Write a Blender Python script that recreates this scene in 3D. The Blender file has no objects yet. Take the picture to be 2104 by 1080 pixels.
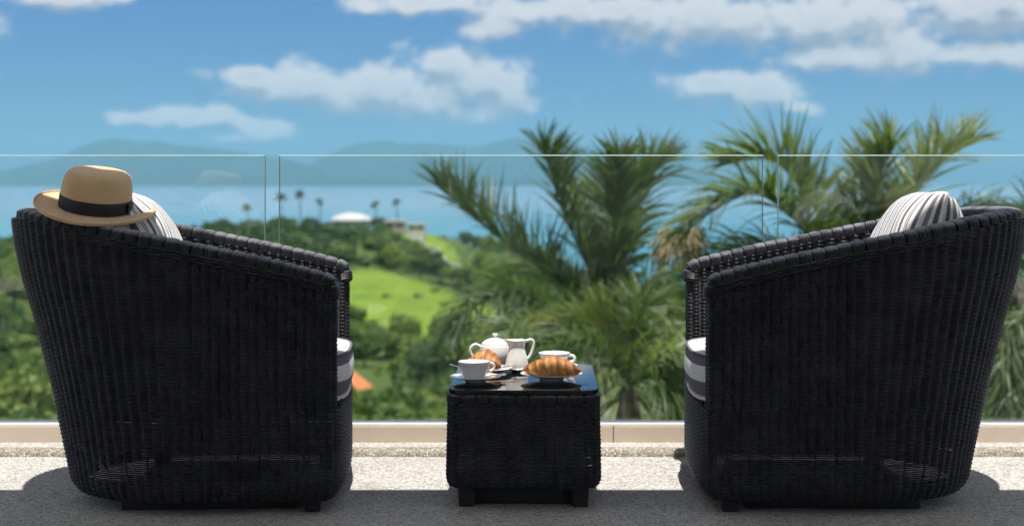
import bpy, math, random
import numpy as np
from mathutils import Vector, Matrix

random.seed(7)
rng = np.random.default_rng(7)
S = bpy.context.scene
COL = S.collection
R = math.radians

# ------------------------------------------------------------------ camera
F = 3098.0           # focal length in photo pixels (2104 wide)
CX, HY, CZ = 1052.0, 372.0, 0.90
cam_d = bpy.data.cameras.new('camera')
cam = bpy.data.objects.new('camera', cam_d)
COL.objects.link(cam)
cam.location = (0, 0, CZ)
cam.rotation_euler = (R(90), 0, 0)
cam_d.sensor_fit = 'HORIZONTAL'
cam_d.sensor_width = 36.0
cam_d.lens = F / 2104 * 36.0
cam_d.shift_y = -(540 - HY) / 2104
cam_d.clip_start = 0.05
cam_d.clip_end = 90000
cam_d.dof.use_dof = True
cam_d.dof.focus_distance = 4.28
cam_d.dof.aperture_fstop = 3.1
S.camera = cam

def W(px, py, d):
    return Vector(((px - CX) * d / F, d, CZ - (py - HY) * d / F))

# ------------------------------------------------------------------ light
SUN = Vector((0.03, -0.21, 1.0)).normalized()
EXPO = 0.48
sun_d = bpy.data.lights.new('sun', 'SUN')
sun_d.energy = 4.8
sun_d.angle = R(0.53)
sun_d.color = (1.0, 0.955, 0.89)
sun = bpy.data.objects.new('sun', sun_d)
COL.objects.link(sun)
sun.rotation_euler = SUN.to_track_quat('Z', 'Y').to_euler()

world = bpy.data.worlds.new('World')
S.world = world
world.use_nodes = True
S.view_settings.view_transform = 'Standard'
S.view_settings.look = 'None'
S.view_settings.exposure = EXPO
S.view_settings.gamma = 1.0
S.view_settings.use_curve_mapping = False
S.render.engine = 'CYCLES'
S.cycles.use_denoising = True
S.cycles.use_adaptive_sampling = True
S.cycles.adaptive_threshold = 0.03
S.cycles.adaptive_min_samples = 16
S.cycles.max_bounces = 8
S.cycles.transparent_max_bounces = 16
S.cycles.volume_bounces = 0
S.cycles.sample_clamp_indirect = 6.0
S.cycles.caustics_reflective = False
S.cycles.caustics_refractive = False


class NT:
    """small helper for node trees"""
    def __init__(self, tree):
        self.t = tree
        self.n = tree.nodes
        self.l = tree.links

    def new(self, typ, **kw):
        nd = self.n.new(typ)
        for k, v in kw.items():
            setattr(nd, k, v)
        return nd

    def put(self, sock, v):
        if v is None:
            return
        if isinstance(v, bpy.types.NodeSocket):
            self.l.new(v, sock)
        else:
            sock.default_value = v

    def math(self, op, a, b=None, c=None, clamp=False):
        nd = self.new('ShaderNodeMath', operation=op, use_clamp=clamp)
        self.put(nd.inputs[0], a)
        self.put(nd.inputs[1], b)
        self.put(nd.inputs[2], c)
        return nd.outputs[0]

    def mix(self, fac, a, b, blend='MIX'):
        nd = self.new('ShaderNodeMix', data_type='RGBA', blend_type=blend)
        self.put(nd.inputs[0], fac)
        self.put(nd.inputs[6], a)
        self.put(nd.inputs[7], b)
        return nd.outputs[2]

    def ramp(self, fac, stops, interp='LINEAR'):
        nd = self.new('ShaderNodeValToRGB')
        nd.color_ramp.interpolation = interp
        e = nd.color_ramp.elements
        while len(e) > 1:
            e.remove(e[-1])
        e[0].position, e[0].color = stops[0][0], (*stops[0][1], 1)
        for p, c in stops[1:]:
            k = e.new(p)
            k.color = (*c, 1)
        self.put(nd.inputs[0], fac)
        return nd.outputs[0]

    def smooth(self, x, a, b):
        nd = self.new('ShaderNodeMapRange', interpolation_type='SMOOTHSTEP')
        self.put(nd.inputs[0], x)
        nd.inputs[1].default_value = a
        nd.inputs[2].default_value = b
        return nd.outputs[0]

    def noise(self, vec, scale, detail=3, rough=0.5, dim='3D', lac=2.0):
        nd = self.new('ShaderNodeTexNoise', noise_dimensions=dim)
        self.put(nd.inputs['Vector'], vec)
        nd.inputs['Scale'].default_value = scale
        nd.inputs['Detail'].default_value = detail
        nd.inputs['Roughness'].default_value = rough
        nd.inputs['Lacunarity'].default_value = lac
        return nd.outputs[0]


# sky: Nishita plus fair-weather cumulus given by direction
def build_world():
    t = NT(world.node_tree)
    t.n.clear()
    out = t.new('ShaderNodeOutputWorld')
    sky = t.new('ShaderNodeTexSky', sky_type='NISHITA')
    sky.sun_disc = False
    sky.sun_elevation = math.asin(SUN.z)
    sky.sun_rotation = math.atan2(SUN.x, SUN.y)
    sky.air_density = 1.0
    sky.dust_density = 0.15
    sky.ozone_density = 3.0
    skyc = t.mix(1.0, sky.outputs[0], SKY_TINT, 'MULTIPLY')
    tc = t.new('ShaderNodeTexCoord')
    sep = t.new('ShaderNodeSeparateXYZ')
    t.l.new(tc.outputs['Generated'], sep.inputs[0])
    az = t.math('ARCTAN2', sep.outputs[0], sep.outputs[1])
    el = t.math('ARCSINE', sep.outputs[2])
    blobs = [(945, 178, 150, 70), (1050, 195, 62, 56), (915, 128, 66, 34), (800, 195, 190, 52), (640, 178, 150, 42),
             (510, 160, 85, 22), (400, 240, 85, 26), (540, 262, 80, 28), (300, 246, 75, 14), (490, 284, 70, 12),
             (870, 8, 150, 26), (1020, 62, 70, 24), (1200, 20, 260, 38), (1500, 42, 300, 56), (1700, 66, 220, 62),
             (1840, 124, 110, 42), (2030, 122, 110, 33), (2010, 40, 170, 62), (1690, 120, 100, 30), (1480, 176, 120, 26),
             (1570, 190, 95, 42), (1430, 172, 70, 20), (1640, 222, 40, 16), (130, 5, 110, 30),
             (2300, 100, 200, 50), (-250, 60, 200, 50)]

    def density_group(name, with_blobs):
        g = bpy.data.node_groups.new(name, 'ShaderNodeTree')
        g.interface.new_socket('az', in_out='INPUT', socket_type='NodeSocketFloat')
        g.interface.new_socket('el', in_out='INPUT', socket_type='NodeSocketFloat')
        g.interface.new_socket('d', in_out='OUTPUT', socket_type='NodeSocketFloat')
        q = NT(g)
        gi = q.new('NodeGroupInput')
        go = q.new('NodeGroupOutput')
        comb = q.new('ShaderNodeCombineXYZ')
        q.l.new(gi.outputs[0], comb.inputs[0])
        q.put(comb.inputs[1], q.math('MULTIPLY', gi.outputs[1], 1.35))
        n1 = q.noise(comb.outputs[0], 30, 6 if with_blobs else 3, 0.62, '2D')
        n2 = q.noise(comb.outputs[0], 9, 3, 0.5, '2D')
        # unseen cumulus round the rest of the sky, cover thickened to brighten the shade
        n3 = q.noise(comb.outputs[0], 4.2, 3, 0.55, '2D')
        gen = q.math('MULTIPLY', q.math('SUBTRACT', n3, 0.40), 6.0)
        if with_blobs:
            away = q.smooth(q.math('ABSOLUTE', gi.outputs[0]), 0.46, 0.62)
            high = q.smooth(gi.outputs[1], 0.14, 0.24)
            rest = q.math('MAXIMUM', away, high)
            gen = q.math('SUBTRACT', gen, q.math('MULTIPLY', q.math('SUBTRACT', 1.0, rest), 9.0))
            dirv = q.new('ShaderNodeCombineXYZ')
            q.l.new(gi.outputs[0], dirv.inputs[0])
            q.l.new(gi.outputs[1], dirv.inputs[1])
            acc = None
            for (bx, by, rx, ry) in blobs:
                a0 = math.atan((bx - CX) / F)
                e0 = math.atan((HY - by) / F)
                vm = q.new('ShaderNodeVectorMath', operation='MULTIPLY_ADD')
                q.l.new(dirv.outputs[0], vm.inputs[0])
                vm.inputs[1].default_value = (F / rx, F / ry, 0)
                vm.inputs[2].default_value = (-a0 * F / rx, -e0 * F / ry, 0)
                ln = q.new('ShaderNodeVectorMath', operation='LENGTH')
                q.l.new(vm.outputs[0], ln.inputs[0])
                acc = ln.outputs['Value'] if acc is None else q.math('SMOOTH_MIN', acc, ln.outputs['Value'], 0.3)
            acc = q.math('MULTIPLY', q.math('SUBTRACT', 1.0, acc), 1.5)
            gen = q.math('MAXIMUM', acc, gen)
        gen = q.math('MAXIMUM', gen, -3.0)
        d = q.math('ADD', gen, q.math('MULTIPLY', q.math('SUBTRACT', n1, 0.5), 2.8))
        d = q.math('ADD', d, q.math('MULTIPLY', q.math('SUBTRACT', n2, 0.5), 0.5))
        if with_blobs:
            for sc_, am in ((36, 0.8), (90, 0.5)):
                vo = q.new('ShaderNodeTexVoronoi', feature='F1', voronoi_dimensions='2D')
                vo.inputs['Scale'].default_value = sc_
                q.l.new(comb.outputs[0], vo.inputs['Vector'])
                d = q.math('ADD', d, q.math('MULTIPLY', q.math('SUBTRACT', 0.42, vo.outputs['Distance']), am))
        d = q.math('ADD', d, 0.30)
        q.l.new(d, go.inputs[0])
        return g

    def cloudy(g):
        def dens(e):
            nd = t.new('ShaderNodeGroup')
            nd.node_tree = g
            t.l.new(az, nd.inputs[0])
            t.put(nd.inputs[1], e)
            return nd.outputs[0]
        d0 = dens(el)
        d1 = dens(t.math('ADD', el, 0.011))
        mask = t.smooth(d0, -0.30, 1.05)
        lit = t.math('SUBTRACT', d0, d1)
        k = t.smooth(lit, -0.95, 0.85)
        thick = t.smooth(d0, 0.5, 2.2)
        k = t.math('SUBTRACT', k, t.math('MULTIPLY', thick, 0.26))
        cloud = t.mix(k, (*CLOUD_LO, 1), (*CLOUD_HI, 1))
        mask = t.math('MULTIPLY', mask, t.smooth(el, 0.0, 0.03))
        mask = t.math('MULTIPLY', mask, 0.95)
        bg = t.new('ShaderNodeBackground')
        t.l.new(t.mix(mask, skyc, cloud), bg.inputs[0])
        bg.inputs[1].default_value = 0.10
        return bg.outputs[0]
    front = t.math('MULTIPLY', t.math('LESS_THAN', t.math('ABSOLUTE', az), 0.62), t.math('LESS_THAN', el, 0.24))
    mx = t.new('ShaderNodeMixShader')
    t.l.new(front, mx.inputs[0])
    t.l.new(cloudy(density_group('cloud_density_round', False)), mx.inputs[1])
    t.l.new(cloudy(density_group('cloud_density', True)), mx.inputs[2])
    t.l.new(mx.outputs[0], out.inputs[0])


SKY_TINT = (0.22, 0.365, 0.62, 1)
CLOUD_LO = (2.7, 2.95, 3.5)
CLOUD_HI = (6.2, 6.1, 6.1)
build_world()

# ------------------------------------------------------------------ helpers
def tag(o, label=None, cat=None, group=None, kind=None):
    if label: o['label'] = label
    if cat: o['category'] = cat
    if group: o['group'] = group
    if kind: o['kind'] = kind
    return o

def empty(name, loc=(0, 0, 0), rz=0.0, rot=None):
    o = bpy.data.objects.new(name, None)
    COL.objects.link(o)
    o.location = loc
    o.rotation_euler = rot if rot else (0, 0, rz)
    o.empty_display_size = 0.05
    return o

class MB:
    """collects vertices, quads and triangles; build() links ONE mesh object"""
    def __init__(self):
        self.v, self.q, self.t, self.n = [], [], [], 0
        self.at = {}

    def add(self, V, Q=None, T=None, **attr):
        V = np.asarray(V, dtype=np.float64).reshape(-1, 3)
        if Q is not None and len(Q): self.q.append(np.asarray(Q, dtype=np.int64).reshape(-1, 4) + self.n)
        if T is not None and len(T): self.t.append(np.asarray(T, dtype=np.int64).reshape(-1, 3) + self.n)
        self.v.append(V)
        self.n += len(V)
        for k, a in attr.items():
            self.at.setdefault(k, []).append(np.asarray(a, dtype=np.float32).reshape(-1))
        return self

    def mesh(self, name, mat, smooth=True):
        V = np.concatenate(self.v)
        Q = np.concatenate(self.q) if self.q else np.zeros((0, 4), int)
        T = np.concatenate(self.t) if self.t else np.zeros((0, 3), int)
        me = bpy.data.meshes.new(name)
        me.vertices.add(len(V))
        me.vertices.foreach_set('co', V.astype(np.float32).ravel())
        nl = len(Q) * 4 + len(T) * 3
        me.loops.add(nl)
        me.loops.foreach_set('vertex_index', np.concatenate([Q.ravel(), T.ravel()]).astype(np.int32))
        me.polygons.add(len(Q) + len(T))
        st = np.concatenate([np.arange(len(Q)) * 4, len(Q) * 4 + np.arange(len(T)) * 3]).astype(np.int32)
        me.polygons.foreach_set('loop_start', st)
        me.polygons.foreach_set('use_smooth', np.full(len(Q) + len(T), smooth))
        me.update(calc_edges=True)
        me.validate()
        for k, a in self.at.items():
            a = np.concatenate(a)
            at = me.attributes.new(k, 'FLOAT', 'POINT')
            at.data.foreach_set('value', a)
        me.materials.append(mat)
        return me

    def build(self, name, mat, parent=None, smooth=True, loc=None):
        o = bpy.data.objects.new(name, self.mesh(name, mat, smooth))
        COL.objects.link(o)
        if parent is not None: o.parent = parent
        if loc is not None: o.location = loc
        return o

def link_copy(src, parent=None, loc=None):
    o = src.copy()
    COL.objects.link(o)
    o.parent = parent
    if loc is not None: o.location = loc
    return o

def grid_faces(nu, nv, cu=False, cv=False):
    """quads over a grid of nu rows x nv columns"""
    i = np.arange(nu if cu else nu - 1)
    j = np.arange(nv if cv else nv - 1)
    I, J = np.meshgrid(i, j, indexing='ij')
    a = I * nv + J
    b = I * nv + (J + 1) % nv
    c = ((I + 1) % nu) * nv + (J + 1) % nv
    d = ((I + 1) % nu) * nv + J
    return np.stack([a, b, c, d], -1).reshape(-1, 4)

def lathe(profile, n=40, z0=0.0, loc=(0, 0, 0)):
    p = np.array(profile, float)
    th = np.linspace(0, 2 * np.pi, n, endpoint=False)
    V = np.stack([p[:, 0, None] * np.cos(th), p[:, 0, None] * np.sin(th), np.repeat(p[:, 1, None] + z0, n, 1)], -1).reshape(-1, 3)
    return V + np.array(loc), grid_faces(len(p), n, cv=True)

def spline(pts, n=8):
    """Catmull-Rom through points"""
    P = np.array(pts, float)
    P = np.vstack([2 * P[0] - P[1], P, 2 * P[-1] - P[-2]])
    out = []
    for i in range(1, len(P) - 2):
        for t in np.linspace(0, 1, n, endpoint=False):
            a, b, c, d = P[i - 1], P[i], P[i + 1], P[i + 2]
            out.append(0.5 * (2 * b + (c - a) * t + (2 * a - 5 * b + 4 * c - d) * t * t + (3 * b - a - 3 * c + d) * t ** 3))
    out.append(P[-2])
    return np.array(out)

def tube(pts, rad, n=8, flat=1.0, cap=True, up=(0, 0, 1)):
    P = np.array(pts, float)
    m = len(P)
    rad = np.broadcast_to(np.asarray(rad, float), (m,))
    T = np.gradient(P, axis=0)
    T /= np.linalg.norm(T, axis=1)[:, None] + 1e-12
    nrm = np.array(up, float)
    N = []
    for i in range(m):
        nrm = nrm - T[i] * np.dot(nrm, T[i])
        if np.linalg.norm(nrm) < 1e-6:
            nrm = np.cross(T[i], [1, 0.3, 0.2])
        nrm = nrm / np.linalg.norm(nrm)
        N.append(nrm)
    N = np.array(N)
    B = np.cross(T, N)
    th = np.linspace(0, 2 * np.pi, n, endpoint=False)
    V = P[:, None] + rad[:, None, None] * (np.cos(th)[None, :, None] * N[:, None] * flat + np.sin(th)[None, :, None] * B[:, None])
    V = V.reshape(-1, 3)
    Q = grid_faces(m, n, cv=True)
    Tt = []
    if cap:
        V = np.vstack([V, P[0], P[-1]])
        a, b = m * n, m * n + 1
        Tt = [(a, (j + 1) % n, j) for j in range(n)] + [(b, (m - 1) * n + j, (m - 1) * n + (j + 1) % n) for j in range(n)]
    return V, Q, Tt

def box(x0, x1, y0, y1, z0, z1, bev=0.0):
    """box with chamfered edges"""
    if bev <= 0:
        V = [(x, y, z) for x in (x0, x1) for y in (y0, y1) for z in (z0, z1)]
        Q = [(0, 1, 3, 2), (4, 6, 7, 5), (0, 4, 5, 1), (2, 3, 7, 6), (0, 2, 6, 4), (1, 5, 7, 3)]
        return np.array(V, float), np.array(Q), []
    import bmesh
    bm = bmesh.new()
    bmesh.ops.create_cube(bm, size=1.0)
    for v in bm.verts:
        v.co = ((x0 + x1) / 2 + v.co.x * (x1 - x0), (y0 + y1) / 2 + v.co.y * (y1 - y0), (z0 + z1) / 2 + v.co.z * (z1 - z0))
    bmesh.ops.bevel(bm, geom=list(bm.edges), offset=bev, segments=2, profile=0.5, affect='EDGES')
    bm.verts.index_update()
    V = np.array([v.co[:] for v in bm.verts])
    Q, T = [], []
    for f in bm.faces:
        idx = [v.index for v in f.verts]
        if len(idx) == 4: Q.append(idx)
        else:
            for k in range(1, len(idx) - 1): T.append((idx[0], idx[k], idx[k + 1]))
    bm.free()
    return V, np.array(Q), T

def box_obj(name, x0, x1, y0, y1, z0, z1, mat, parent=None, bev=0.0):
    V, Q, T = box(x0, x1, y0, y1, z0, z1, bev)
    return MB().add(V, Q, T).build(name, mat, parent, smooth=False)

# ------------------------------------------------------------------ materials
def material(name):
    m = bpy.data.materials.new(name)
    m.use_nodes = True
    t = NT(m.node_tree)
    b = t.n['Principled BSDF']
    return m, t, b

def pos(t):
    return t.new('ShaderNodeNewGeometry').outputs['Position']

def objco(t):
    return t.new('ShaderNodeTexCoord').outputs['Object']

def bump(t, b, h, strength=0.5, dist=0.01):
    nd = t.new('ShaderNodeBump')
    nd.inputs['Strength'].default_value = strength
    nd.inputs['Distance'].default_value = dist
    t.put(nd.inputs['Height'], h)
    t.l.new(nd.outputs[0], b.inputs['Normal'])

def simple(name, col, rough=0.5, var=0.12, scale=8.0, spec=0.5, metal=0.0, coat=0.0):
    m, t, b = material(name)
    n = t.noise(objco(t), scale, 4, 0.6)
    lo = tuple(c * (1 - var) for c in col)
    hi = tuple(min(1, c * (1 + var)) for c in col)
    t.l.new(t.ramp(n, [(0.3, lo), (0.7, hi)]), b.inputs['Base Color'])
    b.inputs['Roughness'].default_value = rough
    b.inputs['Specular IOR Level'].default_value = spec
    b.inputs['Metallic'].default_value = metal
    b.inputs['Coat Weight'].default_value = coat
    return m

def mat_wicker(name, ribs=False):
    m, t, b = material(name)
    n = t.noise(pos(t), 14, 5, 0.65)
    n2 = t.noise(pos(t), 210, 2, 0.5)
    c = t.ramp(n, [(0.25, (0.006, 0.006, 0.010)), (0.75, (0.015, 0.015, 0.024))])
    c = t.mix(t.math('MULTIPLY', t.smooth(n2, 0.62, 0.78), 0.35), c, (0.16, 0.16, 0.17, 1))
    # upward faces painted paler to stand in for sunlight, most on the rim wraps
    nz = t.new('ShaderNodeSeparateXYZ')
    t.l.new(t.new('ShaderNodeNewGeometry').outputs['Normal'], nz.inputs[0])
    painted_sun = t.math('MULTIPLY', t.smooth(nz.outputs[2], 0.35, 0.95), t.smooth(n, 0.2, 0.75))
    c = t.mix(t.math('MULTIPLY', painted_sun, 0.9), c, (0.34, 0.34, 0.37, 1) if ribs else (0.22, 0.22, 0.24, 1))
    t.l.new(c, b.inputs['Base Color'])
    b.inputs['Roughness'].default_value = 0.38
    b.inputs['Specular IOR Level'].default_value = 0.32
    if ribs:
        sx = t.new('ShaderNodeSeparateXYZ')
        t.l.new(objco(t), sx.inputs[0])
        w = t.math('SINE', t.math('MULTIPLY', sx.outputs[0], 2 * math.pi / 0.0068))
        bump(t, b, w, 0.9, 0.0016)
    return m

M = {}
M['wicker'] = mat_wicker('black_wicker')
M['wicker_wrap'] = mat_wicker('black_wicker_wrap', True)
M['black_wood'] = simple('black_wood', (0.012, 0.012, 0.014), 0.5)
M['dark_deck'] = simple('dark_webbing', (0.01, 0.01, 0.012), 0.8)

def mat_aggregate():
    m, t, b = material('washed_aggregate')
    p = pos(t)
    v = t.new('ShaderNodeTexVoronoi')
    v.inputs['Scale'].default_value = 150
    t.l.new(p, v.inputs['Vector'])
    sc = t.new('ShaderNodeSeparateColor')
    t.l.new(v.outputs['Color'], sc.inputs[0])
    c = t.ramp(sc.outputs[0], [(0.0, (0.22, 0.205, 0.19)), (0.2, (0.42, 0.395, 0.37)), (0.55, (0.60, 0.57, 0.54)), (1.0, (0.80, 0.77, 0.74))])
    v2 = t.new('ShaderNodeTexVoronoi', feature='DISTANCE_TO_EDGE')
    v2.inputs['Scale'].default_value = 150
    t.l.new(p, v2.inputs['Vector'])
    e = t.smooth(v2.outputs[0], 0.0, 0.09)
    c = t.mix(e, (0.52, 0.50, 0.475, 1), c)
    n = t.noise(p, 1.6, 5, 0.6)
    c = t.mix(1.0, c, t.ramp(n, [(0.3, (0.86, 0.85, 0.84)), (0.7, (1.0, 1.0, 1.0))]), 'MULTIPLY')
    # a few stains
    n2 = t.noise(p, 5.5, 4, 0.6)
    c = t.mix(t.math('MULTIPLY', t.smooth(n2, 0.56, 0.72), 0.30), c, (0.25, 0.22, 0.19, 1))
    t.l.new(c, b.inputs['Base Color'])
    b.inputs['Roughness'].default_value = 0.8
    bump(t, b, e, 0.7, 0.003)
    return m
M['aggregate'] = mat_aggregate()

def mat_pebble():
    m, t, b = material('pebble_wash')
    p = pos(t)
    v = t.new('ShaderNodeTexVoronoi')
    v.inputs['Scale'].default_value = 150
    t.l.new(p, v.inputs['Vector'])
    sc = t.new('ShaderNodeSeparateColor')
    t.l.new(v.outputs['Color'], sc.inputs[0])
    c = t.ramp(sc.outputs[1], [(0.0, (0.30, 0.22, 0.13)), (0.25, (0.52, 0.44, 0.33)), (0.6, (0.70, 0.65, 0.58)), (1.0, (0.85, 0.82, 0.77))])
    v2 = t.new('ShaderNodeTexVoronoi', feature='DISTANCE_TO_EDGE')
    v2.inputs['Scale'].default_value = 150
    t.l.new(p, v2.inputs['Vector'])
    e = t.smooth(v2.outputs[0], 0.0, 0.2)
    c = t.mix(e, (0.50, 0.45, 0.38, 1), c)
    t.l.new(c, b.inputs['Base Color'])
    b.inputs['Roughness'].default_value = 0.75
    bump(t, b, e, 1.0, 0.006)
    return m
M['pebble'] = mat_pebble()

def mat_stone():
    m, t, b = material('beige_stone_cladding')
    p = pos(t)
    n = t.noise(p, 3.0, 6, 0.62)
    n2 = t.noise(p, 60.0, 3, 0.6)
    c = t.ramp(n, [(0.3, (0.60, 0.50, 0.40)), (0.7, (0.68, 0.575, 0.465))])
    c = t.mix(t.math('MULTIPLY', t.smooth(n2, 0.55, 0.8), 0.25), c, (0.50, 0.41, 0.32, 1))
    t.l.new(c, b.inputs['Base Color'])
    b.inputs['Roughness'].default_value = 0.55
    return m
M['stone'] = mat_stone()
M['aluminium'] = simple('anodised_aluminium', (0.85, 0.85, 0.83), 0.6, 0.05, 20, 0.4, 0.0)
M['plaster'] = simple('white_plaster', (0.80, 0.79, 0.77), 0.8, 0.05, 2)
M['soffit'] = simple('roof_soffit', (0.82, 0.80, 0.77), 0.8, 0.05, 2)

def mat_glass(name, tint, edge=False):
    m, t, b = material(name)
    t.n.remove(b)
    out = t.n['Material Output']
    tr = t.new('ShaderNodeBsdfTransparent')
    tr.inputs[0].default_value = (*tint, 1)
    gl = t.new('ShaderNodeBsdfGlossy')
    gl.inputs[0].default_value = (1, 1, 1, 1)
    gl.inputs['Roughness'].default_value = 0.0
    fr = t.new('ShaderNodeFresnel')
    fr.inputs[0].default_value = 1.5
    mx = t.new('ShaderNodeMixShader')
    t.l.new(fr.outputs[0], mx.inputs[0])
    t.l.new(tr.outputs[0], mx.inputs[1])
    t.l.new(gl.outputs[0], mx.inputs[2])
    t.l.new(mx.outputs[0], out.inputs[0])
    return m
M['glass'] = mat_glass('clear_glass', (0.965, 0.985, 0.99))
def mat_edge():
    m, t, b = material('polished_glass_edge')
    b.inputs['Base Color'].default_value = (0.30, 0.38, 0.38, 1)
    b.inputs['Roughness'].default_value = 0.15
    return m
M['glass_edge'] = mat_edge()

def mat_black_glass():
    m, t, b = material('black_table_glass')
    n = t.noise(objco(t), 40, 4, 0.6)
    t.l.new(t.ramp(n, [(0.3, (0.006, 0.007, 0.008)), (0.7, (0.012, 0.013, 0.014))]), b.inputs['Base Color'])
    t.l.new(t.ramp(n, [(0.3, (0.02,) * 3), (0.8, (0.06,) * 3)]), b.inputs['Roughness'])
    b.inputs['Specular IOR Level'].default_value = 0.5
    b.inputs['IOR'].default_value = 1.52
    return m
M['black_glass'] = mat_black_glass()

def mat_china():
    m, t, b = material('white_china')
    n = t.noise(objco(t), 12, 3, 0.5)
    t.l.new(t.ramp(n, [(0.3, (0.78, 0.77, 0.75)), (0.7, (0.84, 0.835, 0.82))]), b.inputs['Base Color'])
    b.inputs['Roughness'].default_value = 0.16
    b.inputs['Coat Weight'].default_value = 0.3
    b.inputs['Coat Roughness'].default_value = 0.06
    return m
M['china'] = mat_china()
M['coffee'] = simple('milky_coffee', (0.75, 0.68, 0.58), 0.4, 0.08, 30)
M['steel'] = simple('polished_steel', (0.72, 0.72, 0.72), 0.18, 0.04, 20, 0.5, 1.0)

def mat_croissant():
    m, t, b = material('baked_pastry')
    at = t.new('ShaderNodeAttribute', attribute_name='bake')
    n = t.noise(objco(t), 90, 5, 0.65)
    n2 = t.noise(objco(t), 320, 3, 0.6)
    f = t.math('ADD', at.outputs['Fac'], t.math('MULTIPLY', t.math('SUBTRACT', n, 0.5), 0.55))
    f = t.math('ADD', f, t.math('MULTIPLY', t.math('SUBTRACT', n2, 0.5), 0.45))
    f = t.math('ADD', f, t.math('MULTIPLY', t.math('SUBTRACT', t.noise(objco(t), 28, 3, 0.5), 0.5), 0.6))
    c = t.ramp(f, [(0.05, (0.74, 0.50, 0.24)), (0.35, (0.58, 0.29, 0.085)), (0.65, (0.38, 0.14, 0.03)), (0.95, (0.17, 0.05, 0.012))])
    t.l.new(c, b.inputs['Base Color'])
    b.inputs['Roughness'].default_value = 0.36
    bump(t, b, n2, 0.6, 0.003)
    return m
M['pastry'] = mat_croissant()

def mat_stripe(name, scale, attr='u'):
    m, t, b = material(name)
    at = t.new('ShaderNodeAttribute', attribute_name=attr)
    f = t.math('FRACT', t.math('MULTIPLY', at.outputs['Fac'], scale))
    w, g, g2 = (0.80, 0.79, 0.76), (0.11, 0.095, 0.14), (0.24, 0.21, 0.27)
    c = t.ramp(f, [(0.0, w), (0.22, g), (0.46, w), (0.72, g2), (0.80, w), (0.86, g), (0.94, w)], 'CONSTANT')
    n = t.noise(objco(t), 380, 2, 0.5)
    c = t.mix(t.math('MULTIPLY', n, 0.16), c, (0.35, 0.33, 0.33, 1))
    t.l.new(c, b.inputs['Base Color'])
    b.inputs['Roughness'].default_value = 0.9
    b.inputs['Sheen Weight'].default_value = 0.15
    bump(t, b, n, 0.25, 0.001)
    return m
M['stripe'] = mat_stripe('striped_canvas', 1.0)
def mat_band():
    m, t, b = material('banded_canvas')
    at = t.new('ShaderNodeAttribute', attribute_name='u')
    c = t.ramp(at.outputs['Fac'], [(0.0, (0.16, 0.135, 0.175)), (0.22, (0.80, 0.79, 0.76)), (0.58, (0.16, 0.135, 0.175)), (0.93, (0.80, 0.79, 0.76))], 'CONSTANT')
    t.l.new(c, b.inputs['Base Color'])
    b.inputs['Roughness'].default_value = 0.9
    n = t.noise(objco(t), 380, 2, 0.5)
    bump(t, b, n, 0.25, 0.001)
    return m
M['band'] = mat_band()
M['piping'] = simple('grey_piping', (0.13, 0.115, 0.15), 0.9)
M['piping_white'] = simple('white_piping', (0.78, 0.77, 0.74), 0.9)

def mat_hat():
    m, t, b = material('tan_suede_felt')
    n = t.noise(objco(t), 9, 5, 0.65)
    n2 = t.noise(objco(t), 260, 3, 0.6)
    c = t.ramp(n, [(0.25, (0.64, 0.39, 0.20)), (0.5, (0.78, 0.51, 0.28)), (0.8, (0.86, 0.61, 0.37))])
    c = t.mix(t.math('MULTIPLY', n2, 0.22), c, (0.40, 0.25, 0.13, 1))
    t.l.new(c, b.inputs['Base Color'])
    b.inputs['Roughness'].default_value = 0.95
    b.inputs['Sheen Weight'].default_value = 0.25
    bump(t, b, n2, 0.4, 0.0015)
    return m
M['hat'] = mat_hat()
M['ribbon'] = simple('black_ribbon', (0.012, 0.013, 0.017), 0.6, 0.2, 60)

def mat_leaf(name, stops, scale, transl=0.35, rough=0.45, obj_random=True, spec=0.35):
    m, t, b = material(name)
    p = pos(t)
    n = t.noise(p, scale, 4, 0.6)
    if obj_random:
        oi = t.new('ShaderNodeObjectInfo')
        n = t.math('ADD', t.math('MULTIPLY', n, 0.55), t.math('MULTIPLY', oi.outputs['Random'], 0.45))
    c = t.ramp(n, stops)
    t.l.new(c, b.inputs['Base Color'])
    b.inputs['Roughness'].default_value = rough
    b.inputs['Specular IOR Level'].default_value = spec
    tl = t.new('ShaderNodeBsdfTranslucent')
    t.l.new(t.mix(1.0, c, (1.0, 1.25, 0.5, 1), 'MULTIPLY'), tl.inputs[0])
    mx = t.new('ShaderNodeMixShader')
    mx.inputs[0].default_value = transl
    t.l.new(b.outputs[0], mx.inputs[1])
    t.l.new(tl.outputs[0], mx.inputs[2])
    t.l.new(mx.outputs[0], t.n['Material Output'].inputs[0])
    return m
M['palm'] = mat_leaf('palm_leaf', [(0.25, (0.062, 0.105, 0.040)), (0.5, (0.130, 0.180, 0.064)), (0.75, (0.30, 0.33, 0.16))], 2.2, 0.45, 0.42, True, 0.45)
M['palm_young'] = mat_leaf('young_palm_leaf', [(0.3, (0.10, 0.15, 0.03)), (0.7, (0.20, 0.22, 0.05))], 2.0)
M['palm_stalk'] = simple('palm_stalk', (0.12, 0.13, 0.045), 0.6, 0.3, 5)
M['palm_dry'] = simple('dry_palm_flower', (0.42, 0.34, 0.20), 0.9, 0.25, 12)
M['bark'] = simple('grey_bark', (0.17, 0.14, 0.11), 0.9, 0.3, 4)
M['tree'] = mat_leaf('tree_foliage', [(0.22, (0.050, 0.100, 0.026)), (0.42, (0.095, 0.165, 0.034)), (0.6, (0.16, 0.225, 0.042)), (0.85, (0.21, 0.265, 0.055))], 0.09, 0.3, 0.6)
M['far_palm'] = mat_leaf('far_palm_foliage', [(0.3, (0.03, 0.07, 0.02)), (0.7, (0.08, 0.11, 0.035))], 0.5, 0.3)

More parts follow.
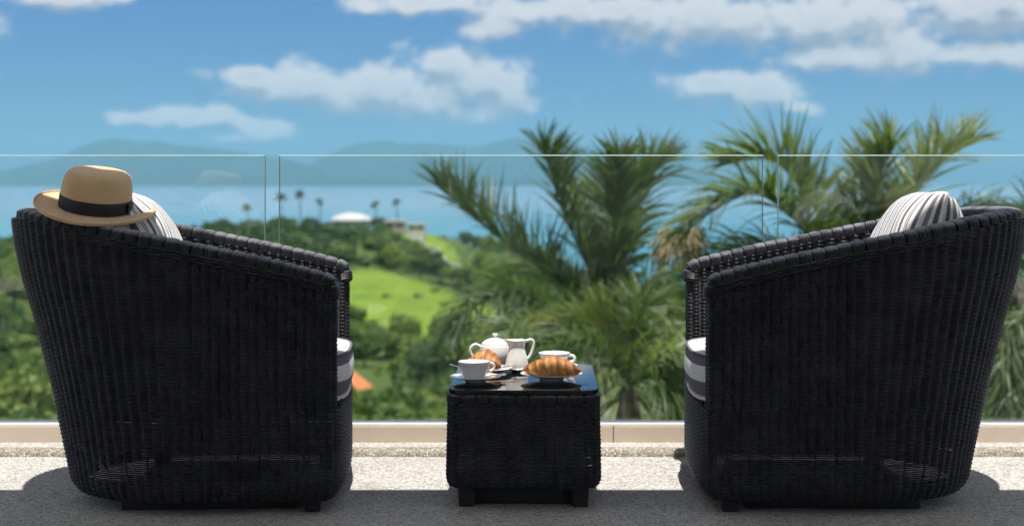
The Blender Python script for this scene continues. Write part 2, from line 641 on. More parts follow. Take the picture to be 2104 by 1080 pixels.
def mat_terrain():
    m, t, b = material('hillside_ground')
    p = pos(t)
    n = t.noise(p, 0.05, 5, 0.6)
    n2 = t.noise(p, 0.6, 4, 0.6)
    at = t.new('ShaderNodeAttribute', attribute_name='lawn')
    scrub = t.ramp(n, [(0.3, (0.05, 0.085, 0.025)), (0.7, (0.10, 0.14, 0.04))])
    grass = t.ramp(n2, [(0.3, (0.12, 0.20, 0.022)), (0.55, (0.17, 0.25, 0.03)), (0.8, (0.23, 0.27, 0.05))])
    grass = t.mix(t.math('MULTIPLY', t.smooth(t.noise(p, 0.085, 5, 0.65), 0.46, 0.68), 0.75), grass, (0.085, 0.145, 0.026, 1))
    c = t.mix(at.outputs['Fac'], scrub, grass)
    t.l.new(c, b.inputs['Base Color'])
    b.inputs['Roughness'].default_value = 0.95
    b.inputs['Specular IOR Level'].default_value = 0.1
    return m
M['terrain'] = mat_terrain()

def mat_sea():
    m, t, b = material('turquoise_sea')
    p = pos(t)
    mp = t.new('ShaderNodeMapping')
    mp.inputs['Scale'].default_value = (0.0007, 0.00035, 1)
    t.l.new(p, mp.inputs[0])
    n = t.noise(mp.outputs[0], 1.0, 5, 0.6)
    sp = t.new('ShaderNodeSeparateXYZ')
    t.l.new(p, sp.inputs[0])
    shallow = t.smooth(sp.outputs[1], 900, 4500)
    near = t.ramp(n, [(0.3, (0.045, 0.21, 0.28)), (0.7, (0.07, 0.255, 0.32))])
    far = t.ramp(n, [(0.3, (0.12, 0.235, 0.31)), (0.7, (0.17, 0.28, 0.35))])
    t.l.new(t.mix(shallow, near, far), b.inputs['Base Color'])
    b.inputs['Roughness'].default_value = 0.35
    b.inputs['Specular IOR Level'].default_value = 0.3
    n3 = t.noise(p, 0.12, 4, 0.6)
    bump(t, b, n3, 0.4, 1.0)
    return m
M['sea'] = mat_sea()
M['island'] = simple('forested_island', (0.035, 0.06, 0.03), 0.95, 0.3, 0.002, 0.1)

# ------------------------------------------------------------------ terrain, sea, islands
SEA_Z = -60.0
FAR = 26000.0

def terrain_h(x, y):
    x = np.asarray(x, float); y = np.asarray(y, float)
    t = x / np.maximum(y, 60.0)
    pxs = CX + t * F
    ridge_px = np.interp(pxs, [-1500, 0, 250, 400, 650, 850, 960, 1060, 1200, 1500, 2104, 4000], [560, 502, 490, 476, 462, 474, 498, 545, 590, 605, 605, 605])
    ridge_d = np.interp(pxs, [-1500, 0, 900, 1050, 1200, 4000], [690, 690, 690, 560, 330, 330])
    zr = CZ - (ridge_px - HY) / F * ridge_d
    z220 = np.interp(pxs, [0, 700, 1000, 1400, 2104], [-26, -29.0, -29, -24, -24])
    f = np.clip((y - 300) / (ridge_d - 300), 0, 1)
    zl = -30.0 + 0 * y
    zl = np.where(pxs > 1050, zr, zl)
    mid = zl + (zr - zl) * (f ** 0.85)
    z = np.where(y < 300, 0, mid)
    near = np.interp(y, [-80, 0, 4, 7, 20, 60, 110, 220], [-0.6, -0.6, -2.5, -3.5, -6.0, -12.5, -21.0, -27.5])
    near2 = near + (z220 + 27.5) * np.clip((y - 60) / 160, 0, 1)
    k = np.clip((y - 220) / 80, 0, 1)
    k = k * k * (3 - 2 * k)
    z = np.where(y < 300, near2 * (1 - k) + np.where(y < 220, 0, zl) * k, z)
    # beyond the ridge down to the sea
    over = np.clip((y - ridge_d) / 170, 0, 1)
    z = z * (1 - over) + (SEA_Z - 8) * over
    side = np.clip((np.abs(x) - 330) / 250, 0, 1)
    z = z * (1 - side) + (SEA_Z - 8) * side * (y > 150) + z * side * (y <= 150)
    w = np.clip((y - 40) / 60, 0, 1)
    z = z + w * (0.9 * np.sin(x * 0.071 + 1) * np.cos(y * 0.053) + 0.5 * np.sin(x * 0.17 + y * 0.13))
    return z

def in_lawn(x, y):
    """strength of the open grass in the clearing and the verge below the road"""
    t = x / np.maximum(y, 60.0) * F + CX
    z = terrain_h(x, y)
    py = HY + (CZ - z) / np.maximum(y, 1) * F
    a = np.clip(1 - (((t - 835) / 195) ** 2 + ((py - 632 - 0.12 * (t - 835)) / 84) ** 2), 0, 1) * (y > 200)
    top = np.clip((py - (548 + np.maximum(0, t - 780) * 0.33)) / 10, 0, 1)
    a = np.clip(a * 5, 0, 1) * top
    c = np.clip(1 - (((t - 880) / 65) ** 2 + ((py - 505 - 0.45 * (t - 880)) / 30) ** 2), 0, 1) * (y > 300)
    return np.maximum(a, np.clip(c * 4, 0, 1))

def build_terrain():
    ys = np.concatenate([np.linspace(-80, 5, 6), np.linspace(6, 120, 40), np.linspace(125, 900, 190)])
    xs = np.concatenate([np.linspace(-620, -280, 30), np.linspace(-275, 275, 190), np.linspace(280, 620, 30)])
    Y, X = np.meshgrid(ys, xs, indexing='ij')
    Z = terrain_h(X, Y)
    Z = Z + 0.0
    mb = MB().add(np.stack([X, Y, Z], -1).reshape(-1, 3), grid_faces(len(ys), len(xs))[:, ::-1], lawn=in_lawn(X, Y).ravel())
    tag(mb.build('hillside_ground', M['terrain']), kind='structure')
build_terrain()

def build_sea():
    ys = np.concatenate([np.linspace(-200, 3000, 20), np.linspace(3500, FAR, 30)])
    xs = np.linspace(-19000, 19000, 40)
    Y, X = np.meshgrid(ys, xs, indexing='ij')
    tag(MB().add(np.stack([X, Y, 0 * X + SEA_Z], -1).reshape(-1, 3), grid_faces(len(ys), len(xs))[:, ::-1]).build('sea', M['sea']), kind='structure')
build_sea()

def island(name, outline, d, depth):
    """mountain island with ridges; outline = skyline points in the photograph, seen at distance d"""
    xs_px = np.linspace(outline[0][0], outline[-1][0], 160)
    top = np.interp(xs_px, [p[0] for p in outline], [p[1] for p in outline])
    ker = np.hanning(7); ker /= ker.sum()
    top = np.convolve(np.pad(top, 3, mode='edge'), ker, 'valid')
    top = top + 1.1 * np.sin(xs_px * 0.21) + 0.8 * np.sin(xs_px * 0.37 + 2)
    hz = CZ - (top - HY) * d / F - SEA_Z
    hz = np.maximum(hz, 0) * np.minimum(1, np.minimum(np.arange(160), np.arange(160)[::-1]) / 4)
    vs = np.linspace(-1, 1, 41)
    V = []
    for v in vs:
        prof = (1 - abs(v) ** 1.3)
        rough = 1 + 0.10 * np.sin(xs_px * 0.09 + v * 5) * (1 - prof) + 0.07 * np.sin(xs_px * 0.23 - v * 7) * (1 - prof)
        V.append(np.stack([(xs_px - CX) * d / F, np.full(160, d) + v * depth + 120 * np.sin(xs_px * 0.05) * (1 - prof), SEA_Z - 6 + (hz + 6) * prof * rough], -1))
    V = np.concatenate(V)
    o = MB().add(V, grid_faces(41, 160)[:, ::-1]).build(name, M['island'])
    return tag(o, kind='structure')
island('island_hills', [(-420, 384), (-250, 372), (-100, 366), (0, 352), (60, 340), (120, 325), (170, 300), (205, 288), (240, 284), (275, 291), (320, 289), (370, 299),
                        (430, 303), (480, 309), (540, 318), (600, 330), (650, 345), (690, 384)], 21000, 1600)
island('island_hills', [(560, 384), (620, 345), (660, 326), (690, 310), (720, 298), (760, 290), (800, 289), (830, 296), (880, 293), (930, 298), (975, 302), (1020, 290), (1060, 282),
                        (1095, 286), (1130, 298), (1180, 306), (1240, 316), (1300, 327), (1360, 338), (1420, 350), (1465, 362), (1500, 384)], 22500, 1700)
island('island_hills', [(-700, 384), (-400, 376), (-100, 370), (60, 366), (200, 362), (420, 362), (640, 364), (900, 366), (1060, 369), (1200, 373), (1330, 384)], 18500, 1200)

# ------------------------------------------------------------------ terrace
def terrace():
    o = box_obj('terrace_floor', -7, 7, -4, 4.926, -0.30, 0.0, M['aggregate'])
    tag(o, kind='structure')
    # pebble kerb with a rounded nose
    prof = [(4.926, -0.05), (4.926, 0.006), (4.929, 0.016), (4.936, 0.023), (4.948, 0.0265), (4.95, 0.02)]
    xs = np.linspace(-7, 7, 400)
    V = []
    for i, (y, z) in enumerate(prof):
        j = 0.0016 * np.sin(xs * 61) + 0.001 * rng.standard_normal(400) if 1 <= i <= 4 else 0 * xs
        V.append(np.stack([xs, y - j, z + 0 * xs], -1))
    tag(MB().add(np.concatenate(V), grid_faces(len(prof), 400)).build('pebble_kerb', M['pebble']), kind='structure')
    tag(box_obj('kerb_top', -7, 7, 4.948, 5.04, -0.05, 0.0275, M['aggregate']), kind='structure')
    r = empty('low_parapet', (0, 5.04, 0))
    tag(r, 'low beige stone parapet carrying the glass balustrade at the terrace edge', 'parapet')
    box_obj('core', -7, 7, 0.012, 0.15, -0.6, 0.078, M['plaster'], r)
    src = None
    for k in range(-4, 4):
        x0 = 0.339 + k * 1.65
        p = box_obj('panel', x0 + 0.0015, x0 + 1.6485, 0.0, 0.0118, -0.02, 0.0805, M['stone'], r, 0.0012) if src is None else link_copy(src, r, ((k + 4) * 1.65, 0, 0))
        src = src or p
    box_obj('channel', -7, 7, 0.002, 0.024, 0.0812, 0.0905, M['aluminium'], r, 0.0012)
    # house behind and above the camera: its roof shades the near half of the terrace
    ye = 4.404 - 3.0 * 0.21
    h = box_obj('roof', -4.0, 4.0, -4.5, ye, 2.78, 3.0, M['soffit']); tag(h, kind='structure')
    w = box_obj('wall', -4.0, 4.0, -4.4, -4.2, -0.3, 2.78, M['plaster']); tag(w, kind='structure')
terrace()

def glass_panel(x0, x1, label):
    r = empty('glass_panel', ((x0 + x1) / 2, 5.075, 0.0875))
    tag(r, label, 'glass panel', 'frameless balustrade panels')
    h = 0.987 - 0.0875
    w = (x1 - x0) / 2
    th = 0.006
    e = 0.0022
    V, Q, T = box(-w + e, w - e, -th, th, 0, h - e)
    MB().add(V, Q, T).build('pane', M['glass'], r, False)
    ar = 0.004
    V = [(x, y, z) for x in (-w, w) for (y, z) in ((-th, h - e), (-th + ar, h + ar * 0.25), (th - ar, h + ar * 0.25), (th, h - e))]
    MB().add(V, [(0, 4, 5, 1), (1, 5, 6, 2), (2, 6, 7, 3), (3, 7, 4, 0), (0, 1, 2, 3), (7, 6, 5, 4)]).build('top_edge', M['glass_edge'], r, False)
    for s in (-1, 1):
        a, b = sorted((s * w, s * (w - e)))
        MB().add(*box(a, b, -th, th, 0, h - e)).build('side_edge', M['glass_edge'], r, False)
glass_panel(-2.45, -0.830, 'glass balustrade panel behind the left chair')
glass_panel(-0.784, 0.8445, 'wide middle glass balustrade panel behind the coffee table')
glass_panel(0.894, 2.54, 'glass balustrade panel behind the right chair')

# ------------------------------------------------------------------ wicker
def resample(P, n, closed=True):
    P = np.asarray(P, float)
    if closed: P = np.vstack([P, P[:1]])
    s = np.concatenate([[0], np.cumsum(np.linalg.norm(np.diff(P, axis=0), axis=1))])
    t = np.linspace(0, s[-1], n, endpoint=not closed)
    return np.stack([np.interp(t, s, P[:, k]) for k in range(P.shape[1])], -1), s[-1]

def loop_normals(P):
    T = np.roll(P, -1, 0) - np.roll(P, 1, 0)
    T /= np.linalg.norm(T, axis=1)[:, None] + 1e-12
    return np.stack([T[:, 1], -T[:, 0]], -1)   # right-hand side = outward for anticlockwise loops

def weave(mb, plan, zs, deform, valid, rib=0.0255, amp=0.0040, strand=0.0061, seg=6, loose=None):
    """horizontal strands woven round upright stakes; plan = closed anticlockwise loop"""
    _, L = resample(plan, 10)
    nrib = int(round(L / rib))
    n = nrib * seg
    P, _ = resample(plan, n)
    N = loop_normals(P)
    ph = 2 * np.pi * np.arange(n) / seg
    for k, z in enumerate(zs):
        alt = 1 if k % 2 else -1
        off = amp * (2.2 * np.abs(np.cos(ph * 0.5)) - 1.2) + 0.0008 * alt * np.cos(ph * 0.5) + 0.0002 * rng.standard_normal()
        off = off + 0.00018 * rng.standard_normal(n)
        dz = 0.0003 * np.sin(np.arange(n) * 0.05 + rng.uniform(0, 6)) + 0.00012 * rng.standard_normal()
        zc = z + dz
        ok = valid(P, z)
        hs = 0.0046 if loose and loose[0] < z < loose[1] else strand
        prof = [(-0.0006, -0.5), (0.0021, -0.30), (0.0021, 0.30), (-0.0006, 0.5)]
        V = np.zeros((n, 4, 3))
        for q, (o, hz) in enumerate(prof):
            xy = P + N * (off + o)[:, None]
            V[:, q] = deform(xy[:, 0], xy[:, 1], zc + hz * hs)
        Q = grid_faces(n, 4, cu=True)
        m = ok & np.roll(ok, -1)
        Q = Q[np.repeat(m, 3)]
        mb.add(V.reshape(-1, 3), Q)

def rounded_rect(hx, hy, r, n=8):
    pts = []
    for cx, cy, a0 in ((hx - r, hy - r, 0), (-hx + r, hy - r, 90), (-hx + r, -hy + r, 180), (hx - r, -hy + r, 270)):
        for a in np.linspace(R(a0), R(a0 + 90), n):
            pts.append((cx + r * math.cos(a), cy + r * math.sin(a)))
    return np.array(pts)

def wrap_mesh(name, length, hw, hh, down):
    """one wrap of cane over the rim: x along the rim, y outwards, z up"""
    th = np.linspace(-0.12, math.pi + 0.12, 8)
    xs = np.array([-0.5, -0.44, -0.2, 0.2, 0.44, 0.5]) * length
    bul = np.array([-0.0030, -0.0005, 0.0008, 0.0008, -0.0005, -0.0030])
    V = []
    for x, b in zip(xs, bul):
        for a in th:
            V.append((x, math.cos(a) * (hw + b), math.sin(a) * (hh + b) - (0.0 if 0 < a < math.pi else down)))
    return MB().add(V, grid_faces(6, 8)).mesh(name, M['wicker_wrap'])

def place_wraps(path, parent, mesh, step, out_fn, z_down=0.0):
    """path: dense open polyline; wraps at equal steps"""
    s = np.concatenate([[0], np.cumsum(np.linalg.norm(np.diff(path, axis=0), axis=1))])
    n = int(s[-1] / step)
    for k in range(n):
        sc = (k + 0.5) * s[-1] / n
        p = np.array([np.interp(sc, s, path[:, i]) for i in range(3)])
        q = np.array([np.interp(min(sc + 0.006, s[-1]), s, path[:, i]) for i in range(3)]) - np.array([np.interp(max(sc - 0.006, 0), s, path[:, i]) for i in range(3)])
        tx = Vector(q).normalized()
        o = Vector(out_fn(p))
        yv = (o - tx * o.dot(tx)).normalized()
        zv = tx.cross(yv)
        if zv.z < 0 and abs(tx.z) < 0.8:
            yv = -yv; zv = -zv
        mtx = Matrix((tx, yv, zv)).transposed().to_4x4()
        mtx.translation = Vector(p)
        tw = Matrix.Rotation(random.uniform(-0.035, 0.035), 4, 'Z') @ Matrix.Scale(random.uniform(0.985, 1.02), 4)
        ob = bpy.data.objects.new('rim_wrap', mesh)
        COL.objects.link(ob)
        ob.parent = parent
        ob.matrix_local = mtx @ tw

XF, XC, BA, BB, TH, NE = 0.40, 0.0, 0.362, 0.366, 0.056, 2.35
LZ = [0, 0.035, 0.141, 0.314, 0.515, 0.62, 0.716, 0.78, 0.84]
LX = [-0.010, 0.0, 0.022, 0.057, 0.108, 0.139, 0.161, 0.169, 0.172]

def chair_u(off, ends=True, n=60):
    a, b = BA - off, BB - off
    pts = []
    xe = XF - TH / 2
    for x in np.linspace(xe, XC, 20)[:-1]: pts.append((x, -b))
    # anticlockwise would run the other way: near arm (y<0) front -> back -> far arm is clockwise seen from above
    for th in np.linspace(-math.pi / 2, math.pi / 2, n):
        c, s_ = math.cos(th), math.sin(th)
        pts.append((XC - a * abs(c) ** (2 / NE), b * math.copysign(abs(s_) ** (2 / NE), s_)))
    for x in np.linspace(XC, xe, 20)[1:]: pts.append((x, b))
    return np.array(pts)

def chair_deform(x, y, z):
    z = np.broadcast_to(np.asarray(z, float), np.shape(x))
    w = np.clip((XC - x) / (XC + BA), 0, 1.1) ** 0.9
    lean = np.interp(z, LZ, LX)
    tuck = 1 - 0.045 * np.clip((0.075 - z) / 0.04, 0, 1) ** 2
    y2 = y * (1 + 0.045 * np.clip(z / 0.8, 0, 1)) * tuck
    return np.stack([x * tuck - lean * w, y2, z], -1)

def rim_z(x, y):
    """height of the rim above plan point (before lean)"""
    x = np.asarray(x, float)
    w = np.clip((XC - x) / (XC + BA), 0, 1.1) ** 0.9
    z = np.full(np.shape(x), 0.72)
    for _ in range(4):
        xt = x - np.interp(z, LZ, LX) * w
        u = XF - xt
        z = np.interp(u, [0, 0.025, 0.06, 0.21, 0.52, 0.70, 0.85, 0.98], [0.600, 0.634, 0.645, 0.682, 0.746, 0.783, 0.806, 0.814])
    return z

def armchair(loc, rz, label):
    r = empty('wicker_armchair', (loc[0], loc[1], 0), rz)
    tag(r, label, 'armchair', 'black wicker armchairs')
    outer = chair_u(0.0)[::-1]       # far front -> back -> near front : anticlockwise
    inner = chair_u(TH)
    # thick U loop with rounded arm fronts
    def nose(sy):
        c = BB - TH / 2
        a = np.linspace(-math.pi / 2, math.pi / 2, 9)[1:-1]
        return np.array([(XF - TH / 2 + TH / 2 * math.cos(t), sy * c + TH / 2 * math.sin(t)) for t in a])
    loop_hi = np.vstack([outer, nose(-1), inner, nose(1)])
    # lower loop: outer U closed by a bowed front panel
    ca = np.linspace(-math.pi / 2, 0, 6)[1:]
    near_c = [(XF - 0.03 + 0.03 * math.cos(t), -BB + 0.03 + 0.03 * math.sin(t)) for t in ca]
    fy = np.linspace(-BB + 0.06, BB - 0.06, 24)
    front = [(XF + 0.018 * (1 - (y / BB) ** 2), y) for y in fy]
    far_c = [(x, -y) for x, y in near_c[::-1]]
    loop_lo = np.vstack([outer[1:-1], near_c, front, far_c])
    mb = MB()
    zs_lo = np.arange(0.038, 0.275, 0.0056)
    weave(mb, loop_lo, zs_lo, chair_deform, lambda P, z: np.ones(len(P), bool), loose=(0.09, 0.175))
    zs_hi = np.arange(zs_lo[-1] + 0.0056, 0.81, 0.0056)
    weave(mb, loop_hi, zs_hi, chair_deform, lambda P, z: z < rim_z(P[:, 0], P[:, 1]) - 0.012)
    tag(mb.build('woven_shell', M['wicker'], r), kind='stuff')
    # upright stakes seen between the strands below the seat, joined
    st = MB()
    Pl, L = resample(loop_lo, int(2.35 / 0.052))
    for x, y in Pl:
        col = chair_deform(np.full(4, x * 0.985), np.full(4, y * 0.985), np.linspace(0.036, 0.29, 4))
        st.add(*tube(col, 0.003, 5))
    tag(st.build('stakes', M['wicker'], r), kind='stuff')
    # rim: solid core under the wraps
    mid = chair_u(TH / 2, n=90)
    zr = rim_z(mid[:, 0], mid[:, 1])
    rim = chair_deform(mid[:, 0], mid[:, 1], zr)
    # ends turn down over the arm fronts
    a0, a1 = rim[0], rim[-1]
    ext0 = np.array([a0 + (0.024, 0, -0.052), a0 + (0.021, 0, -0.024), a0 + (0.011, 0, -0.006)])
    ext1 = np.array([a1 + (0.011, 0, -0.006), a1 + (0.021, 0, -0.024), a1 + (0.024, 0, -0.052)])
    full = np.vstack([ext0, rim, ext1])
    full = spline(full, 2)
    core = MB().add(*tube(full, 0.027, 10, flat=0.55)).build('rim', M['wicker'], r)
    ctr = np.array([0.05, 0.0])
    def out(p):
        if p[0] > XC: return (0, math.copysign(1, p[1]), 0)
        v = np.array([p[0] - XC, p[1] * 1.1]); v /= np.linalg.norm(v)
        return (v[0], v[1], 0)
    wm = wrap_mesh('rim_wrap', 0.0345, 0.0348, 0.0175, 0.014)
    place_wraps(full, r, wm, 0.0355, out)
    # lengthwise canes under the wraps on both faces
    br = MB()
    for sgn in (1,):
        for k in range(3):
            pts = []
            for p in full[6:-6]:
                o = np.array(out(p))
                pts.append(p + o * sgn * (0.0330 - 0.0003 * k) + np.array([0, 0, -0.017 - 0.0078 * k]))
            pts = np.array(pts)
            tw = 0.0012 * np.sin(np.arange(len(pts)) * 1.3 + k * 2)
            pts[:, 2] += tw
            br.add(*tube(pts, 0.0042, 6))
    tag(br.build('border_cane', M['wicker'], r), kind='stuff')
    # seat deck
    dk = chair_u(TH + 0.004)
    V = np.vstack([np.column_stack([dk, np.full(len(dk), 0.272)]), [(0.1, 0, 0.272)]])
    T = [(i, i + 1, len(dk)) for i in range(len(dk) - 1)] + [(len(dk) - 1, 0, len(dk))]
    V2 = V.copy(); V2[:, 2] -= 0.012
    MB().add(V, None, T).add(V2, None, [t[::-1] for t in T]).build('seat_deck', M['dark_deck'], r, False)
    # feet and recessed plinth
    for x in (0.335, -0.16):
        for s in (-1, 1):
            yy = 0.305 if x > 0 else 0.235
            V, Q, T = box(-0.024, 0.024, -0.024, 0.024, 0, 0.07, 0.003)
            V[:, :2] *= (0.86 + 0.14 * V[:, 2:] / 0.07)
            MB().add(V + np.array([x, s * yy, 0]), Q, T).build('foot', M['black_wood'], r, False)
    box_obj('plinth', -0.19, 0.29, -0.27, 0.27, 0.0, 0.034, M['black_wood'], r, 0.003)
    return r

chair_l = armchair((-0.897, 4.411), R(3.4), 'black wicker tub armchair with a tan hat on its back')
chair_r = armchair((0.942, 4.42), R(177.9), 'black wicker tub armchair with no hat, at the palm side')

def cushion(loc, rz, label):
    r = empty('seat_cushion', (loc[0], loc[1], 0), rz)
    tag(r, label, 'cushion', 'striped seat cushions')
    n = 96
    th = np.linspace(0, 2 * np.pi, n, endpoint=False)
    c, s = np.cos(th), np.sin(th)
    hx = np.where(c > 0, 0.362, 0.33); hy = 0.300
    ex = 2 / 4.5
    px = 0.045 + hx * np.sign(c) * np.abs(c) ** ex
    py = hy * np.sign(s) * np.abs(s) ** ex
    px = px + np.where(c > 0, 0.018 * (1 - (py / hy) ** 2), 0)
    def ring(f, z):
        return np.stack([0.045 + (px - 0.045) * f, py * f, np.full(n, z) if np.isscalar(z) else z], -1)
    # top panel
    fs = np.array([0.0, 0.2, 0.4, 0.6, 0.75, 0.86, 0.94, 0.985])
    zt = 0.412 + 0.028 * (1 - fs ** 2.5)
    V = np.concatenate([ring(f, z) for f, z in zip(fs, zt)])
    MB().add(V, grid_faces(len(fs), n, cv=True), u=(V[:, 1] + 1) / 0.052).build('top_panel', M['stripe'], r)
    fb = [0.988, 1.006, 1.014, 1.016, 1.012, 0.998, 0.97]
    zb = np.linspace(0.410, 0.288, 7)
    V = np.concatenate([ring(f, z) for f, z in zip(fb, zb)])
    u = np.repeat(np.linspace(0, 0.999, 7), n)
    MB().add(V, grid_faces(7, n, cv=True), u=u).build('side_band', M['band'], r)
    V = ring(0.995, 0.411)
    MB().add(*tube(np.vstack([V, V[:1]]), 0.0042, 8, cap=False)).build('piping', M['piping'], r)
    V = ring(0.985, 0.288)
    MB().add(*tube(np.vstack([V, V[:1]]), 0.0042, 8, cap=False)).build('piping', M['piping_white'], r)
    V = ring(0.97, 0.287)
    V = np.vstack([V, [(0.045, 0, 0.284)]])
    MB().add(V, None, [(i, (i + 1) % n, n) for i in range(n)]).build('underside', M['dark_deck'], r)
    return r
cushion((-0.897, 4.411), R(3.4), 'striped seat cushion in the armchair with the hat')
cushion((0.942, 4.42), R(177.9), 'striped seat cushion in the armchair without a hat')

def pillow(parent_loc, rz, local, lean, spin, size, label, seed):
    root = empty('back_pillow', (0, 0, 0))
    tag(root, label, 'pillow', 'striped back pillows')
    n = 41
    g = np.linspace(-1, 1, n)
    Vv, U = np.meshgrid(g, g, indexing='ij')
    rr = np.random.default_rng(seed)
    a, T = size, 0.125
    X = a * U * np.sqrt(1 - 0.16 * Vv ** 2)
    Z = a * Vv * np.sqrt(1 - 0.16 * U ** 2)
    th = T * ((1 - U ** 2) * (1 - Vv ** 2)) ** 0.36
    wr = 0.006 * np.sin(U * 5 + rr.uniform(0, 6)) * np.cos(Vv * 4 + rr.uniform(0, 6)) * (1 - U ** 4) * (1 - Vv ** 4)
    wr += 0.004 * np.sin(11 * U * Vv + rr.uniform(0, 6)) * (1 - U ** 4) * (1 - Vv ** 4)
    for side in (1, -1):
        Y = side * (th + wr)
        V = np.stack([Y, X, Z], -1).reshape(-1, 3)
        Q = grid_faces(n, n)
        if side < 0: Q = Q[:, ::-1]
        MB().add(V, Q, u=(U.ravel() + 3) * 5.5).build('face' if side > 0 else 'back_face', M['stripe'], root)
    e = np.concatenate([[(X[0, i], Z[0, i]) for i in range(n)], [(X[i, -1], Z[i, -1]) for i in range(1, n)], [(X[-1, i], Z[-1, i]) for i in range(n - 2, -1, -1)], [(X[i, 0], Z[i, 0]) for i in range(n - 2, -1, -1)]])
    P = np.stack([0 * e[:, 0], e[:, 0], e[:, 1]], -1)
    MB().add(*tube(P, 0.004, 6, cap=False, up=(1, 0, 0))).build('seam', M['piping_white'], root)
    m = Matrix.Translation(Vector((parent_loc[0], parent_loc[1], 0))) @ Matrix.Rotation(rz, 4, 'Z') @ Matrix.Translation(Vector(local)) @ Matrix.Rotation(lean, 4, 'Y') @ Matrix.Rotation(spin, 4, 'X')
    root.matrix_world = m
    return root
pillow((-0.897, 4.411), R(3.4), (-0.165, -0.03, 0.645), R(-22), R(-6), 0.225, 'striped pillow half hidden by the tan hat', 3)
pillow((0.942, 4.42), R(177.9), (-0.225, 0.0, 0.640), R(-15), R(7), 0.228, 'striped pillow standing proud of the chair back with no hat', 5)

# ------------------------------------------------------------------ hat
def hat():
    r = empty('fedora_hat')
    tag(r, 'tan suede hat with a black ribbon, resting on the chair back', 'hat')
    n = 96
    th = np.linspace(0, 2 * np.pi, n, endpoint=False)
    # crown: oval plan, rounded shoulder, soft dent on top
    rows = [(1.0, 0.0), (0.995, 0.016), (0.99, 0.035), (0.98, 0.054), (0.962, 0.070), (0.93, 0.085), (0.865, 0.0975), (0.76, 0.105), (0.62, 0.109), (0.45, 0.110), (0.28, 0.109), (0.12, 0.108), (0.0, 0.108)]
    V = []
    for f, z in rows:
        x = 0.096 * f * np.cos(th); y = 0.112 * f * np.sin(th)
        zz = z + 0.002 * np.sin(2 * th + 1) * (z / 0.12) * f + 0.002 * np.cos(th + 0.4) * (z / 0.12) * f
        if z > 0.06:
            dent = np.exp(-(((th + 0.55 + np.pi) % (2 * np.pi) - np.pi) / 0.35) ** 2)
            k = 1 - 0.012 * dent * math.exp(-((z - 0.092) / 0.02) ** 2)
            x, y = x * k, y * k
        V.append(np.stack([x, y, zz], -1))
    MB().add(np.concatenate(V), grid_faces(len(rows), n, cv=True)).build('crown', M['hat'], r)
    # brim
    fs = np.linspace(0, 1, 12)
    def brim_pt(f, zo):
        x = (0.094 + 0.069 * f) * np.cos(th); y = (0.110 + 0.064 * f) * np.sin(th)
        curl = 0.009 * np.abs(np.cos(th)) ** 1.5 - 0.012 * np.maximum(0, -np.sin(th)) ** 2 - 0.004 * np.maximum(0, np.sin(th)) ** 2
        z = curl * f ** 1.6 + zo + 0.002 * np.sin(3 * th) * f
        return np.stack([x, y, z], -1)
    V = [brim_pt(f, 0.001) for f in fs] + [brim_pt(1.018, -0.0008)] + [brim_pt(f, -0.003) for f in fs[::-1]]
    MB().add(np.concatenate(V), grid_faces(len(V), n, cv=True)).build('brim', M['hat'], r)
    V = brim_pt(0.985, 0.0028)
    MB().add(*tube(np.vstack([V, V[:1]]), 0.0022, 6, cap=False)).build('brim_binding', M['hat'], r)
    rows = [(1.012, 0.002), (1.018, 0.006), (1.012, 0.022), (1.008, 0.035), (0.985, 0.038)]
    V = np.concatenate([np.stack([0.096 * f * np.cos(th), 0.112 * f * np.sin(th), np.full(n, z)], -1) for f, z in rows])
    MB().add(V, grid_faces(len(rows), n, cv=True)).build('ribbon', M['ribbon'], r)
    # flat bow at the side
    MB().add(*box(0.096, 0.102, -0.02, 0.02, 0.006, 0.034, 0.002)).build('bow', M['ribbon'], r)
    c = W(195, 428, 4.20)
    m = Matrix.Translation(c) @ Matrix.Rotation(R(9.6), 4, 'Y') @ Matrix.Rotation(R(9.5), 4, 'X') @ Matrix.Rotation(R(-4), 4, 'Z')
    r.matrix_world = m
hat()

